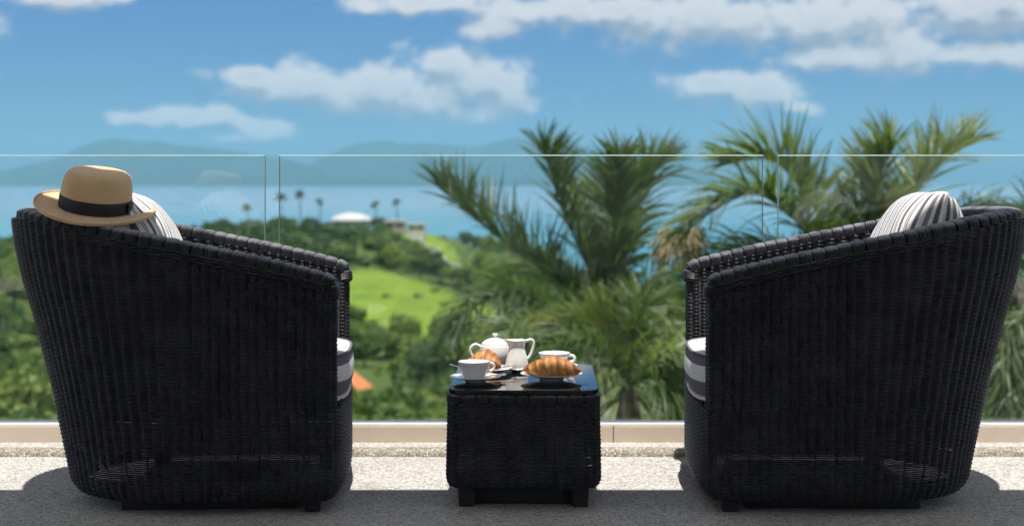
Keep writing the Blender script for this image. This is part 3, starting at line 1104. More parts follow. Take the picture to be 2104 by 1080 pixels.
# ------------------------------------------------------------------ coffee table
TZ = 0.327
def table():
    r = empty('coffee_table', (0.037, 4.435, 0), R(-1.2))
    tag(r, 'low black wicker coffee table with a glass top between the chairs', 'coffee table')
    hx, hy = 0.208, 0.303
    plan = rounded_rect(hx, hy, 0.05)
    def deform(x, y, z):
        z = np.broadcast_to(np.asarray(z, float), np.shape(x))
        f = 1.012 - 0.018 * np.clip((z - 0.1) / 0.2, 0, 1) - 0.05 * np.clip((0.085 - z) / 0.03, 0, 1) ** 2
        return np.stack([x * f, y * f, z], -1)
    mb = MB()
    weave(mb, plan, np.arange(0.058, 0.292, 0.0056), deform, lambda P, z: np.ones(len(P), bool), rib=0.027, amp=0.0034)
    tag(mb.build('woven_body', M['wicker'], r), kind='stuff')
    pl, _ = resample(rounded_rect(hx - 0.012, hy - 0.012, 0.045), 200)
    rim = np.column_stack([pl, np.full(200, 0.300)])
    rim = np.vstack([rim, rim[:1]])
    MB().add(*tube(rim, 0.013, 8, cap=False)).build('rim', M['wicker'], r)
    wm = wrap_mesh('rim_wrap', 0.0345, 0.0165, 0.0135, 0.006)
    def out(p):
        q = np.array([np.clip(p[0], -hx + 0.06, hx - 0.06), np.clip(p[1], -hy + 0.06, hy - 0.06)])
        v = np.array(p[:2]) - q
        v /= np.linalg.norm(v) + 1e-9
        return (v[0], v[1], 0)
    place_wraps(rim, r, wm, 0.0365, out)
    # glass top
    tp = rounded_rect(hx, hy, 0.055, 10)
    n = len(tp)
    rows = [(0.0, 0.3145), (0.992, 0.3145), (1.0, 0.317), (1.0, 0.3245), (0.993, TZ), (0.0, TZ)]
    V = np.concatenate([np.column_stack([tp * f, np.full(n, z)]) for f, z in rows])
    o = MB().add(V, grid_faces(len(rows), n, cv=True)).build('glass_top', M['black_glass'], r, False)
    for x in (-1, 1):
        for y in (-1, 1):
            V, Q, T = box(-0.024, 0.024, -0.024, 0.024, 0, 0.065, 0.003)
            V[:, :2] *= (0.85 + 0.15 * V[:, 2:] / 0.065)
            MB().add(V + np.array([x * 0.158, y * 0.245, 0]), Q, T).build('foot', M['black_wood'], r, False)
    box_obj('plinth', -0.150, 0.150, -0.225, 0.225, 0.0, 0.06, M['black_wood'], r, 0.003)
    box_obj('underframe', -0.185, 0.185, -0.28, 0.28, 0.0605, 0.075, M['black_wood'], r, 0.003)
table()

def tab(px, py):
    """point on the table top under photo pixel"""
    d = (CZ - TZ) * F / (py - HY)
    return Vector(((px - CX) * d / F, d, TZ))

def saucer(name, loc, rad, label, cat, rise=0.016, parent=None):
    pr = [(0.0, 0.004), (rad * 0.32, 0.004), (rad * 0.38, 0.006), (rad * 0.62, rise * 0.55), (rad * 0.98, rise), (rad, rise + 0.0012), (rad * 0.985, rise + 0.0025), (rad * 0.62, rise * 0.55 + 0.003), (rad * 0.4, 0.0085), (rad * 0.33, 0.0075), (0, 0.0075)]
    pr = [(0.0, 0.0012), (rad * 0.34, 0.0012), (rad * 0.36, 0.0)] + [(rad * 0.40, 0.0)] + pr[2:]
    V, Q = lathe(pr, 64)
    o = MB().add(V, Q).build(name, M['china'])
    o.location = loc
    tag(o, label, cat)
    return o

def cup(loc, rz, label, rad=0.046, h=0.056, fill=True):
    r = empty('tea_cup', loc, rz)
    tag(r, label, 'cup', 'white tea cups')
    k = h / 0.056
    pr = [(0, 0.003), (0.024, 0.003), (0.0255, 0.0), (0.028, 0.0), (0.0285, 0.005), (0.034, 0.014 * k), (0.0395, 0.028 * k), (0.0435, 0.042 * k), (rad, h - 0.001), (rad - 0.001, h), (rad - 0.0026, h - 0.001), (0.0405, 0.041 * k), (0.036, 0.027 * k), (0.030, 0.013 * k), (0.02, 0.008), (0, 0.0075)]
    V, Q = lathe(pr, 64)
    MB().add(V, Q).build('bowl', M['china'], r)
    P = spline([(0.0405, 0, 0.045 * k), (0.056, 0, 0.046 * k), (0.063, 0, 0.037 * k), (0.058, 0, 0.025 * k), (0.036, 0, 0.017 * k)], 8)
    MB().add(*tube(P, 0.0042, 8, flat=0.75, up=(0, 1, 0))).build('handle', M['china'], r)
    if fill:
        V, Q = lathe([(0, h - 0.010), (0.0405, h - 0.010), (0.0425, h - 0.0098)], 48)
        MB().add(V, Q).build('coffee', M['coffee'], r)
    return r

def spoon(name, p0, p1, lift0, lift1, label, cat, blade=False):
    """cutlery lying from p0 (handle end) to p1 (bowl or tip)"""
    r = empty(name, p0)
    tag(r, label, cat)
    a, b = Vector(p0), Vector(p1)
    L = (b - a).length
    d = (b - a)
    r.rotation_euler = (0, -math.atan2(lift1 - lift0, L), math.atan2(d.y, d.x))
    r.location = (a.x, a.y, a.z + lift0)
    s = np.linspace(0, 1, 24)
    if blade:
        w = np.interp(s, [0, 0.05, 0.45, 0.5, 0.6, 0.9, 1.0], [0.005, 0.0065, 0.005, 0.006, 0.009, 0.009, 0.002])
        zc = 0 * s
    else:
        w = np.interp(s, [0, 0.06, 0.3, 0.6, 0.70, 0.84, 0.95, 1.0], [0.004, 0.006, 0.004, 0.0028, 0.006, 0.0135, 0.010, 0.002])
        zc = np.interp(s, [0, 0.4, 0.7, 0.85, 1], [0.0, 0.004, 0.0, -0.003, 0.001])
    V = []
    for i in range(24):
        for ay, az in ((-1, 0.0), (-0.6, 0.0011), (0.6, 0.0011), (1, 0.0), (0.6, -0.0009), (-0.6, -0.0009)):
            dz = -0.004 * (1 - ay * ay) if (not blade and s[i] > 0.7) else 0
            V.append((s[i] * L, ay * w[i], zc[i] + az + dz))
    k = 14
    Q = grid_faces(24, 6, cv=True)
    MB().add(V, Q[Q[:, 0] < 13 * 6]).build('handle', M['steel'], r)
    MB().add(V, Q[Q[:, 0] >= 13 * 6]).build('blade' if blade else 'bowl', M['steel'], r)
    return r

def croissant(loc, rz, length, rad, bend, label, seed, tilt=0.0):
    n, m = 150, 44
    s = np.linspace(-1, 1, n)
    ph = np.linspace(0, 2 * np.pi, m, endpoint=False)
    SS, PP = np.meshgrid(s, ph, indexing='ij')
    rr = np.random.default_rng(seed)
    base = (1 - np.abs(SS) ** 1.35) ** 0.8 * 0.95 + 0.13 * (1 - np.abs(SS) ** 8)
    k = np.abs(SS + 0.06 * np.sin(PP)) * 3.4 + 0.10 * np.sin(2 * PP + SS * 3) + 0.16 * np.sin(PP + 1.0) * np.sign(SS) + 0.5
    fr = k % 1.0
    step = np.clip(1 - fr, 0, 1)
    ridge = 0.155 * step ** 0.9 - 0.07 * np.exp(-(np.minimum(fr, 1 - fr) / 0.05) ** 2)
    ridge *= (0.55 + 0.45 * (1 - np.abs(SS)))
    lump = 0.035 * np.sin(PP * 2 + SS * 7 + rr.uniform(0, 6)) + 0.03 * np.sin(PP * 3 - SS * 11 + rr.uniform(0, 6))
    rad_ = rad * base * (0.90 + ridge + lump)
    cx = SS * length / 2
    cy = -bend * (SS ** 2) + 0.004 * np.sin(SS * 5)
    # bottom is flattened where it lies on the plate
    y = np.cos(PP) * rad_ * 1.12
    z = np.sin(PP) * rad_
    z = np.where(z < -0.62 * rad, -0.62 * rad + (z + 0.62 * rad) * 0.15, z)
    z = z + 0.62 * rad + 0.18 * rad * np.abs(SS) ** 3 * 0
    z = z - 0.25 * rad * np.abs(SS) ** 2 * np.clip(1, 0, 1) * 0.6
    z = np.maximum(z, 0.0005 + 0.0002 * np.cos(PP))
    bake = 0.20 + 0.56 * step + 0.22 * np.clip(np.sin(PP), 0, 1) - 0.45 * np.exp(-(fr / 0.10) ** 2) + 0.25 * np.abs(SS) ** 4
    V = np.stack([cx, y + cy, z], -1).reshape(-1, 3)
    o = MB().add(V, grid_faces(n, m, cv=True)[:, ::-1], bake=bake.ravel()).build('croissant', M['pastry'])
    o.location = loc
    o.rotation_euler = (0, tilt, rz)
    tag(o, label, 'croissant')
    return o

# left cup, on its saucer
c1 = tab(977, 783)
saucer('saucer', c1, 0.074, 'white saucer under the cup at the left front of the table', 'saucer', 0.014)
cup(c1 + Vector((-0.004, 0, 0.0078)), R(25), 'white tea cup at the left front of the table', 0.0465, 0.050)
spoon('tea_spoon', c1 + Vector((0.020, -0.052, 0)), c1 + Vector((0.085, 0.045, 0)), 0.0125, 0.018, 'steel teaspoon on the right side of the front saucer', 'spoon')
spoon('tea_spoon', c1 + Vector((-0.076, 0.075, 0)), c1 + Vector((0.0, 0.02, 0)), 0.040, 0.014, 'steel teaspoon tilted up behind the front cup', 'spoon')
# front croissant on a plate
p2 = tab(1133, 779)
saucer('plate', p2, 0.090, 'white plate carrying the big front croissant', 'plate', 0.017)
croissant(p2 + Vector((0.002, -0.004, 0.0115)), R(-6), 0.172, 0.0345, 0.012, 'large brown croissant on the front plate', 11)
spoon('butter_knife', p2 + Vector((0.118, 0.075, 0)), p2 + Vector((0.05, 0.012, 0)), 0.026, 0.016, 'steel butter knife leaning on the front plate', 'knife', True)
# back croissant on its plate
p3 = tab(1000, 765)
saucer('plate', p3, 0.078, 'white plate under the golden croissant beside the teapot', 'plate', 0.014)
croissant(p3 + Vector((-0.004, 0.002, 0.010)), R(-28), 0.125, 0.0345, 0.012, 'small golden croissant behind the front cup', 23)
spoon('butter_knife', p3 + Vector((0.088, -0.020, 0)), p3 + Vector((0.0, -0.062, 0)), 0.026, 0.014, 'steel butter knife on the plate of the golden croissant', 'knife', True)
# milk jug
p4 = tab(1062, 763)
saucer('saucer', p4, 0.042, 'small white saucer under the milk jug', 'saucer', 0.009)
def jug():
    r = empty('milk_jug', p4 + Vector((0, 0, 0.0077)), R(8))
    tag(r, 'tall white milk jug with a handle beside the teapot', 'jug')
    pr = [(0, 0.003), (0.026, 0.003), (0.027, 0), (0.031, 0.0), (0.0345, 0.006), (0.0345, 0.018), (0.031, 0.036), (0.026, 0.054), (0.0235, 0.066), (0.0245, 0.076), (0.028, 0.086), (0.0285, 0.088), (0.0265, 0.087), (0.0225, 0.076), (0.0215, 0.066), (0.024, 0.054), (0.029, 0.036), (0.032, 0.018), (0.02, 0.008), (0, 0.007)]
    V, Q = lathe(pr, 64)
    # pull the lip into a spout on the left
    k = np.clip((V[:, 2] - 0.062) / 0.026, 0, 1) ** 1.5
    ang = np.arctan2(V[:, 1], -V[:, 0])
    g = np.exp(-(ang / 0.5) ** 2) * k * (np.hypot(V[:, 0], V[:, 1]) > 0.02)
    V[:, 0] -= 0.013 * g
    V[:, 2] += 0.004 * g
    V[:, 1] *= 1 - 0.3 * g
    MB().add(V, Q).build('body', M['china'], r)
    P = spline([(0.0255, 0, 0.084), (0.042, 0, 0.088), (0.051, 0, 0.080), (0.048, 0, 0.060), (0.040, 0, 0.040), (0.030, 0, 0.030)], 8)
    MB().add(*tube(P, 0.0042, 8, flat=1.25, up=(0, 1, 0))).build('handle', M['china'], r)
jug()
def teapot():
    d = 4.665
    c = Vector(((1017 - CX) * d / F, d, TZ))
    r = empty('teapot', c, R(4))
    r.scale = (1.1, 1.1, 1.02)
    tag(r, 'round white teapot with a knobbed lid at the back of the table', 'teapot')
    pr = [(0, 0.003), (0.024, 0.003), (0.025, 0), (0.028, 0), (0.030, 0.004), (0.038, 0.018), (0.0425, 0.036), (0.043, 0.050), (0.0405, 0.062), (0.0395, 0.066), (0.0365, 0.067), (0.037, 0.060), (0, 0.058)]
    V, Q = lathe(pr, 64)
    MB().add(V, Q).build('body', M['china'], r)
    lid = MB().add(*lathe([(0.0388, 0.0672), (0.0385, 0.070), (0.032, 0.077), (0.022, 0.083), (0.010, 0.0865), (0.0045, 0.088), (0.0, 0.0885)], 48)).build('lid', M['china'], r)
    MB().add(*lathe([(0.004, 0.0875), (0.0038, 0.091), (0.0075, 0.095), (0.0085, 0.098), (0.006, 0.1005), (0, 0.101)], 24)).build('knob', M['china'], lid)
    P = spline([(-0.039, 0, 0.060), (-0.054, 0, 0.067), (-0.066, 0, 0.060), (-0.069, 0, 0.044), (-0.060, 0, 0.027), (-0.040, 0, 0.020)], 8)
    MB().add(*tube(P, 0.0048, 8, flat=1.1, up=(0, 1, 0))).build('handle', M['china'], r)
    P = spline([(0.034, 0, 0.026), (0.050, 0, 0.036), (0.058, 0, 0.054), (0.066, 0, 0.072), (0.077, 0, 0.080)], 6)
    rad = np.interp(np.linspace(0, 1, len(P)), [0, 0.4, 0.8, 1], [0.015, 0.0105, 0.007, 0.0062])
    MB().add(*tube(P, rad, 12)).build('spout', M['china'], r)
teapot()
# right cup
d5 = 4.60
p5 = Vector(((1139 - CX) * d5 / F, d5, TZ))
saucer('saucer', p5, 0.072, 'white saucer under the cup behind the big croissant', 'saucer', 0.012)
cup(p5 + Vector((0, 0, 0.0078)), R(-12), 'white tea cup behind the big croissant', 0.0485, 0.043, False)

# ------------------------------------------------------------------ large palms beyond the glass
def frond_mesh(ctrl, leaf_len, n_leaf, droop, seed, lean_up=0.0, mat='palm'):
    """rachis through control points (local), leaflets on both sides"""
    rr = np.random.default_rng(seed)
    P = spline(ctrl, 10)
    P, L = resample(P, 60, closed=False)
    T = np.gradient(P, axis=0); T /= np.linalg.norm(T, axis=1)[:, None]
    mb = MB()
    rad = np.interp(np.linspace(0, 1, 60), [0, 0.2, 1], [0.035, 0.02, 0.004])
    mb.add(*tube(P, rad, 6))
    down = np.array([0, 0, -1.0])
    for k in range(n_leaf):
        f = 0.16 + 0.84 * (k + rr.uniform(0, 0.8)) / n_leaf
        f = min(f, 1.0)
        i = min(int(f * 59), 58)
        p, t = P[i], T[i]
        side = np.cross(t, np.array([0, 0, 1.0]))
        if np.linalg.norm(side) < 0.2: side = np.array([0, 1.0, 0.2])
        side /= np.linalg.norm(side)
        up = np.cross(side, t)
        ll = leaf_len * np.interp(f, [0.16, 0.35, 0.7, 0.92, 1.0], [0.55, 0.95, 1.0, 0.72, 0.5]) * rr.uniform(0.85, 1.12)
        for sgn in (-1, 1):
            ang = rr.normal(0.55, 0.16)     # angle to the rachis direction
            lift = rr.normal(0.35, 0.42) + lean_up
            dirv = t * math.sin(ang + 0.30 * f) + (sgn * side * math.cos(lift) + up * math.sin(lift)) * math.cos(ang + 0.30 * f)
            dirv /= np.linalg.norm(dirv)
            dr = droop * rr.uniform(0.7, 1.4)
            q = []
            pp = p.copy(); dv = dirv.copy()
            ns = 5
            for j in range(ns + 1):
                q.append(pp.copy())
                dv = dv + down * dr * (j + 0.6) / ns * 0.35
                dv /= np.linalg.norm(dv)
                pp = pp + dv * ll / ns
            q = np.array(q)
            wv = np.cross(dirv, up + 0.4 * rr.standard_normal(3)); wv /= np.linalg.norm(wv) + 1e-9
            wd = leaf_len * 0.020 * np.array([0.35, 1.0, 1.0, 0.8, 0.5, 0.06])
            V = np.concatenate([q - wv * wd[:, None], q + wv * wd[:, None]])
            a = np.arange(ns)
            mb.add(V, np.stack([a, a + 1, a + ns + 2, a + ns + 1], -1))
    return mb

def palm(label, heart_px, d, fronds, trunk_lean=(0.2, 0.3), seed=1, group='palms just beyond the glass', spears=(), dry=()):
    h = W(heart_px[0], heart_px[1], d)
    gz = float(terrain_h(h.x + trunk_lean[0], h.y + trunk_lean[1]))
    base = Vector((h.x + trunk_lean[0], h.y + trunk_lean[1], gz - 0.1))
    r = empty('palm_tree', base)
    tag(r, label, 'palm tree', group)
    hl = np.array(h - base)
    P = spline([(0, 0, 0), hl * 0.35 + np.array([0.05, 0.02, 0]), hl * 0.75, hl], 8)
    rad = np.interp(np.linspace(0, 1, len(P)), [0, 0.1, 0.8, 0.88, 1.0], [0.26, 0.17, 0.15, 0.12, 0.08])
    rad = rad * (1 + 0.04 * np.sin(np.arange(len(P)) * 2.1))
    MB().add(*tube(P, rad, 14)).build('trunk', M['bark'], r)
    for i, fr in enumerate(fronds):
        pts, dz, ll, dr = fr[:4]
        ctrl = [hl.copy()]
        for j, (px, py) in enumerate(pts):
            dd = d + dz * (j + 1) / len(pts)
            ctrl.append(np.array(W(px, py, dd) - base))
        L = sum(np.linalg.norm(np.array(ctrl[k + 1]) - np.array(ctrl[k])) for k in range(len(ctrl) - 1))
        frond_mesh(ctrl, ll, int((68 if dr < 0.9 else 58) + (40 if dr < 0.9 else 36) * L), dr, seed * 100 + i, 0.35 if dr < 0.9 else 0.0).build('frond', M['palm_young'] if len(fr) > 4 else M['palm'], r)
    for (px0, py0, px1, py1) in spears:
        a, b = np.array(W(px0, py0, d) - base), np.array(W(px1, py1, d) - base)
        MB().add(*tube(spline([a, (a + b) / 2 + (0.02, 0, 0), b], 6), np.linspace(0.05, 0.012, 13), 6)).build('spear', M['palm_young'], r)
    for (px, py, sx, sy) in dry:
        c = np.array(W(px, py, d - 0.4) - base)
        mb = MB()
        rr = np.random.default_rng(seed)
        for k in range(300):
            a = rr.uniform(0, 2 * np.pi); e = rr.uniform(-0.9, 0.9)
            v = np.array([math.cos(a) * math.cos(e) * sx, math.sin(a) * math.cos(e) * sx * 0.7, math.sin(e) * sy])
            o = c + v * rr.uniform(0, 0.4)
            mb.add(*tube(spline([o, o + v * 0.35, o + v * 0.6 + (0, 0, -0.12)], 3), 0.007, 4))
        tag(mb.build('flower_stalk', M['palm_dry'], r), kind='stuff')
    return r

D1 = 17.0
palm('big feathery palm behind the coffee table, left of the right chair', (1252, 655), D1, [
    ([(1165, 590), (1040, 500), (955, 430), (893, 372)], 0.6, 0.78, 0.45),
    ([(1200, 530), (1150, 420), (1130, 345), (1112, 290)], 0.3, 0.66, 0.30),
    ([(1262, 540), (1262, 440), (1270, 370), (1278, 318)], -0.4, 0.66, 0.40),
    ([(1280, 530), (1305, 430), (1335, 360), (1372, 325)], 0.9, 0.72, 0.75),
    ([(1245, 560), (1220, 480), (1200, 420), (1185, 380)], 1.4, 0.50, 0.4),
    ([(1170, 640), (1060, 600), (980, 625), (925, 690)], -1.0, 0.62, 1.1),
    ([(1190, 660), (1110, 650), (1040, 690), (990, 770)], -1.6, 0.62, 1.2),
    ([(1230, 690), (1190, 700), (1150, 750), (1130, 840)], -1.8, 0.6, 1.2),
    ([(1300, 640), (1350, 645), (1395, 700), (1420, 800)], -0.9, 0.62, 1.2),
    ([(1290, 660), (1330, 690), (1355, 760), (1365, 870)], -1.7, 0.62, 1.2),
    ([(1265, 690), (1280, 730), (1290, 800), (1285, 880)], -2.0, 0.6, 1.2),
    ([(1310, 600), (1380, 560), (1450, 570), (1510, 640)], 0.5, 0.62, 1.0),
    ([(1150, 680), (1080, 720), (1030, 800), (1010, 880)], 0.9, 0.6, 1.1),
    ([(1310, 620), (1400, 620), (1470, 690), (1500, 800)], 1.2, 0.62, 1.1),
    ([(1215, 600), (1130, 560), (1060, 560), (990, 600)], 1.6, 0.6, 0.9),
    ([(1240, 640), (1180, 600), (1120, 570), (1065, 520)], 1.9, 0.55, 0.6),
], seed=2, spears=[(1225, 600, 1165, 380)], dry=[(1400, 495, 0.40, 0.30)])
D2 = 16.0
palm('tall palm rising behind the right chair', (1765, 610), D2, [
    ([(1715, 500), (1655, 400), (1585, 330), (1492, 338)], 0.2, 0.80, 0.50),
    ([(1690, 520), (1610, 430), (1530, 400), (1400, 478)], -0.7, 0.70, 0.80),
    ([(1790, 500), (1800, 410), (1815, 340), (1835, 285)], -0.3, 0.68, 0.30),
    ([(1825, 500), (1880, 400), (1935, 330), (1998, 290)], 0.4, 0.75, 0.50),
    ([(1770, 500), (1768, 420), (1780, 370), (1790, 330)], 1.0, 0.5, 0.5),
    ([(1850, 540), (1950, 450), (2040, 425), (2140, 450)], 0.9, 0.55, 0.9),
    ([(1690, 570), (1600, 510), (1500, 510), (1420, 560)], 0.9, 0.6, 1.0),
    ([(1680, 590), (1580, 550), (1500, 560), (1440, 640)], -1.0, 0.6, 1.1),
    ([(1860, 570), (1960, 530), (2050, 560), (2110, 650)], -0.8, 0.62, 1.1),
    ([(1850, 600), (1950, 590), (2020, 650), (2060, 760)], -1.3, 0.62, 1.2),
], seed=3, spears=[(1760, 520, 1716, 345)])
palm('drooping palm at the right edge, half hidden by the right chair', (2110, 600), 15.0, [
    ([(2080, 560), (2050, 560), (2010, 620), (1990, 720)], 0.3, 0.6, 1.2),
    ([(2100, 640), (2070, 680), (2050, 760), (2045, 860)], -0.5, 0.6, 1.2),
    ([(2120, 640), (2110, 700), (2105, 780), (2110, 880)], -0.7, 0.6, 1.2),
    ([(2150, 560), (2200, 540), (2260, 590), (2300, 700)], 0.2, 0.6, 1.0),
    ([(2090, 620), (2040, 640), (2000, 720), (1975, 840)], 0.7, 0.6, 1.2),
    ([(2120, 530), (2135, 470), (2170, 430), (2230, 420)], 0.2, 0.6, 0.7),
    ([(2085, 580), (2030, 560), (1960, 600), (1920, 680)], 1.2, 0.6, 1.1),
], seed=4)
palm('low palm in front of the big one, beside the coffee table', (1290, 800), 14.0, [
    ([(1260, 740), (1200, 700), (1130, 720), (1080, 800)], -0.4, 0.5, 1.1),
    ([(1270, 730), (1230, 680), (1190, 660), (1130, 680)], 0.5, 0.5, 0.8, 1),
    ([(1300, 720), (1310, 660), (1330, 630), (1370, 640)], 0.3, 0.5, 0.8),
    ([(1320, 760), (1370, 720), (1420, 740), (1460, 830)], -0.4, 0.5, 1.1),
    ([(1280, 740), (1250, 690), (1240, 650), (1250, 620)], 0.4, 0.45, 0.6, 1),
    ([(1310, 780), (1350, 780), (1390, 830), (1400, 900)], -0.6, 0.5, 1.1),
    ([(1260, 780), (1220, 770), (1190, 810), (1180, 880)], -0.6, 0.5, 1.1),
], seed=5)

# ------------------------------------------------------------------ trees in the valley and on the ridge
def crown_mesh(seed, n_leaf, leaf, lobes=7, flat=0.8):
    """unit crown (radius about 1, base at z=0): leaf clumps over a cluster of lobes"""
    rr = np.random.default_rng(seed)
    C = [np.array([0, 0, 0.75 * flat])]
    RR = [0.72]
    for k in range(lobes):
        a = rr.uniform(0, 2 * np.pi); rad = rr.uniform(0.35, 0.75)
        C.append(np.array([math.cos(a) * rad, math.sin(a) * rad, flat * rr.uniform(0.35, 1.15)]))
        RR.append(rr.uniform(0.28, 0.5))
    C = np.array(C); RR = np.array(RR)
    w = RR ** 2; w /= w.sum()
    idx = rr.choice(len(C), n_leaf, p=w)
    dirs = rr.standard_normal((n_leaf, 3)); dirs /= np.linalg.norm(dirs, axis=1)[:, None]
    rad = RR[idx] * (1 - 0.35 * rr.random(n_leaf) ** 2.2) * (1 + 0.12 * rr.standard_normal(n_leaf))
    P = C[idx] + dirs * rad[:, None] * np.array([1, 1, flat])
    P[:, 2] = np.maximum(P[:, 2], 0.05)
    N = dirs + 0.75 * rr.standard_normal((n_leaf, 3)) + np.array([0, 0, 0.35])
    N /= np.linalg.norm(N, axis=1)[:, None]
    A = np.cross(N, rr.standard_normal((n_leaf, 3))); A /= np.linalg.norm(A, axis=1)[:, None] + 1e-9
    B = np.cross(N, A)
    s = leaf * rr.uniform(0.55, 1.3, n_leaf)[:, None]
    e = rr.uniform(0.5, 0.9, n_leaf)[:, None]
    V = np.stack([P - A * s, P - B * s * e + N * s * 0.15, P + A * s, P + B * s * e - N * s * 0.1], 1)
    return V.reshape(-1, 3), np.arange(n_leaf * 4).reshape(-1, 4)

CR = []
for k in range(6):
    mb = MB()
    mb.add(*crown_mesh(40 + k, 1500, 0.115, 6 + k % 4, 0.75 + 0.1 * (k % 3)))
    CR.append(mb.mesh('crown', M['tree'], False))
tk = tube(spline([(0, 0, -0.9), (0.03, 0.01, -0.3), (0.0, 0.02, 0.5)], 4), np.linspace(0.09, 0.04, 9), 7)
TRUNK = MB().add(*tk).mesh('trunk', M['bark'])

def tree_at(x, y, rad, hgt, label, group, name='tree', var=None, lift=0.55):
    z = float(terrain_h(x, y))
    r = empty(name, (x, y, z), random.uniform(0, 6.28))
    tag(r, label, 'tree', group)
    c = bpy.data.objects.new('crown', CR[var if var is not None else random.randrange(6)])
    COL.objects.link(c); c.parent = r
    c.location = (0, 0, rad * lift); c.scale = (rad, rad, hgt)
    t = bpy.data.objects.new('trunk', TRUNK)
    COL.objects.link(t); t.parent = r
    t.location = (0, 0, rad * lift); t.scale = (rad, rad, max(rad * 0.7, 1.0))
    return r

HOUSE = W(742, 818, 222.0)
DOME = W(722, 452, 660.0)
def forest():
    cand = []
    rr = random.Random(21)
    tries = 0
    while len(cand) < 1700 and tries < 60000:
        tries += 1
        y = 95 + 640 * rr.random() ** 0.75
        t = rr.uniform(-0.40, 0.40)
        x = t * y
        px = CX + t * F
        lim = np.interp(px, [0, 1000, 1100, 1200, 2104], [700, 690, 540, 330, 330])
        if y > lim: continue
        if float(in_lawn(np.array([x]), np.array([y]))[0]) > 0.12: continue
        if abs(x - HOUSE.x) < 9 and -15 < y - HOUSE.y < 8: continue
        if 640 < px < 880 and y > 610: 
            if rr.random() < 0.55: continue
        pyb = HY + (CZ - float(terrain_h(x, y))) / y * F
        if 835 < px < 985 and y > 330 and -12 < pyb - np.interp(px, [842, 870, 905, 940, 975], [466, 474, 488, 503, 522]) < 62: continue
        rad = rr.uniform(2.0, 3.6) * (1.0 if y > 170 else 0.85)
        ptop = HY + (CZ - float(terrain_h(x, y)) - rad * 1.95) / y * F
        if 660 < px < 810 and y < HOUSE.y and ptop < 822: continue
        ok = True
        for (a, b, c) in cand:
            if (a - x) ** 2 + (b - y) ** 2 < ((c + rad) * 0.60) ** 2:
                ok = False; break
        if ok: cand.append((x, y, rad))
    # rank by apparent size, the large ones become trees of their own
    def vis(c):
        px = CX + c[0] / c[1] * F
        hid = (140 < px < 690) or (1420 < px < 1980) or px < -60 or px > 2160 or px > 1100
        return (c[2] / c[1]) * (0.15 if hid else 1.0)
    cand.sort(key=vis, reverse=True)
    own, rest = cand[:290], cand[290:]
    for (x, y, rad) in own:
        px = CX + x / y * F
        hgt = rad * rr.choice([0.7, 0.85, 1.0, 1.15, 1.5])
        if px < 300: lab, gr = 'leafy green tree on the slope left of the left chair', 'trees left of the left chair'
        elif y < 300: lab, gr = 'dark green tree in the valley wood between left chair and table', 'trees in the valley wood'
        elif px < 1100: lab, gr = 'green tree on the headland above the bright clearing', 'trees on the headland'
        else: lab, gr = 'green tree low behind the palms', 'trees behind the palms'
        q = hgt / rad
        lab = ('low spreading ' if q < 0.8 else 'tall ' if q > 1.3 else 'round ') + lab
        tree_at(x, y, rad, hgt, lab, gr)
    protos = [crown_mesh(90 + k, 230, 0.23, 6, 0.8) for k in range(6)]
    mb = MB()
    for (x, y, rad) in rest:
        V, Q = protos[rr.randrange(6)]
        a = rr.uniform(0, 6.28)
        ca, sa = math.cos(a), math.sin(a)
        hg = rad * rr.uniform(0.85, 1.25)
        z = float(terrain_h(x, y))
        V2 = np.stack([(V[:, 0] * ca - V[:, 1] * sa) * rad + x, (V[:, 0] * sa + V[:, 1] * ca) * rad + y, V[:, 2] * hg + z + rad * 0.15], -1)
        mb.add(V2, Q)
    o = mb.build('far_wood', M['tree'], None, False)
    tag(o, 'far green wood covering the slopes around the clearing', 'wood', kind='stuff')
    # low scrub that fills the gaps between the crowns
    mb = MB()
    n = 0
    while n < 2600:
        y = 90 + 620 * rr.random() ** 0.8
        t = rr.uniform(-0.38, 0.38); x = t * y
        px = CX + t * F
        if y > np.interp(px, [0, 1000, 1100, 1200, 2104], [720, 710, 560, 345, 345]): continue
        n += 1
        lw = float(in_lawn(np.array([x]), np.array([y]))[0])
        if lw > 0.1 and rr.random() < 0.93: continue
        if abs(x - HOUSE.x) < 8 and -14 < y - HOUSE.y < 6: continue
        V, Q = protos[rr.randrange(6)]
        k = rr.sample(range(len(Q)), 60)
        V = V.reshape(-1, 4, 3)[k].reshape(-1, 3)
        rad = rr.uniform(0.8, 1.7)
        z = float(terrain_h(x, y))
        mb.add(V * np.array([rad, rad, rad * 0.8]) + np.array([x, y, z - 0.1]), np.arange(240).reshape(-1, 4))
    tag(mb.build('scrub', M['tree'], None, False), 'low green scrub between the trees on the slopes', 'scrub', kind='stuff')
forest()

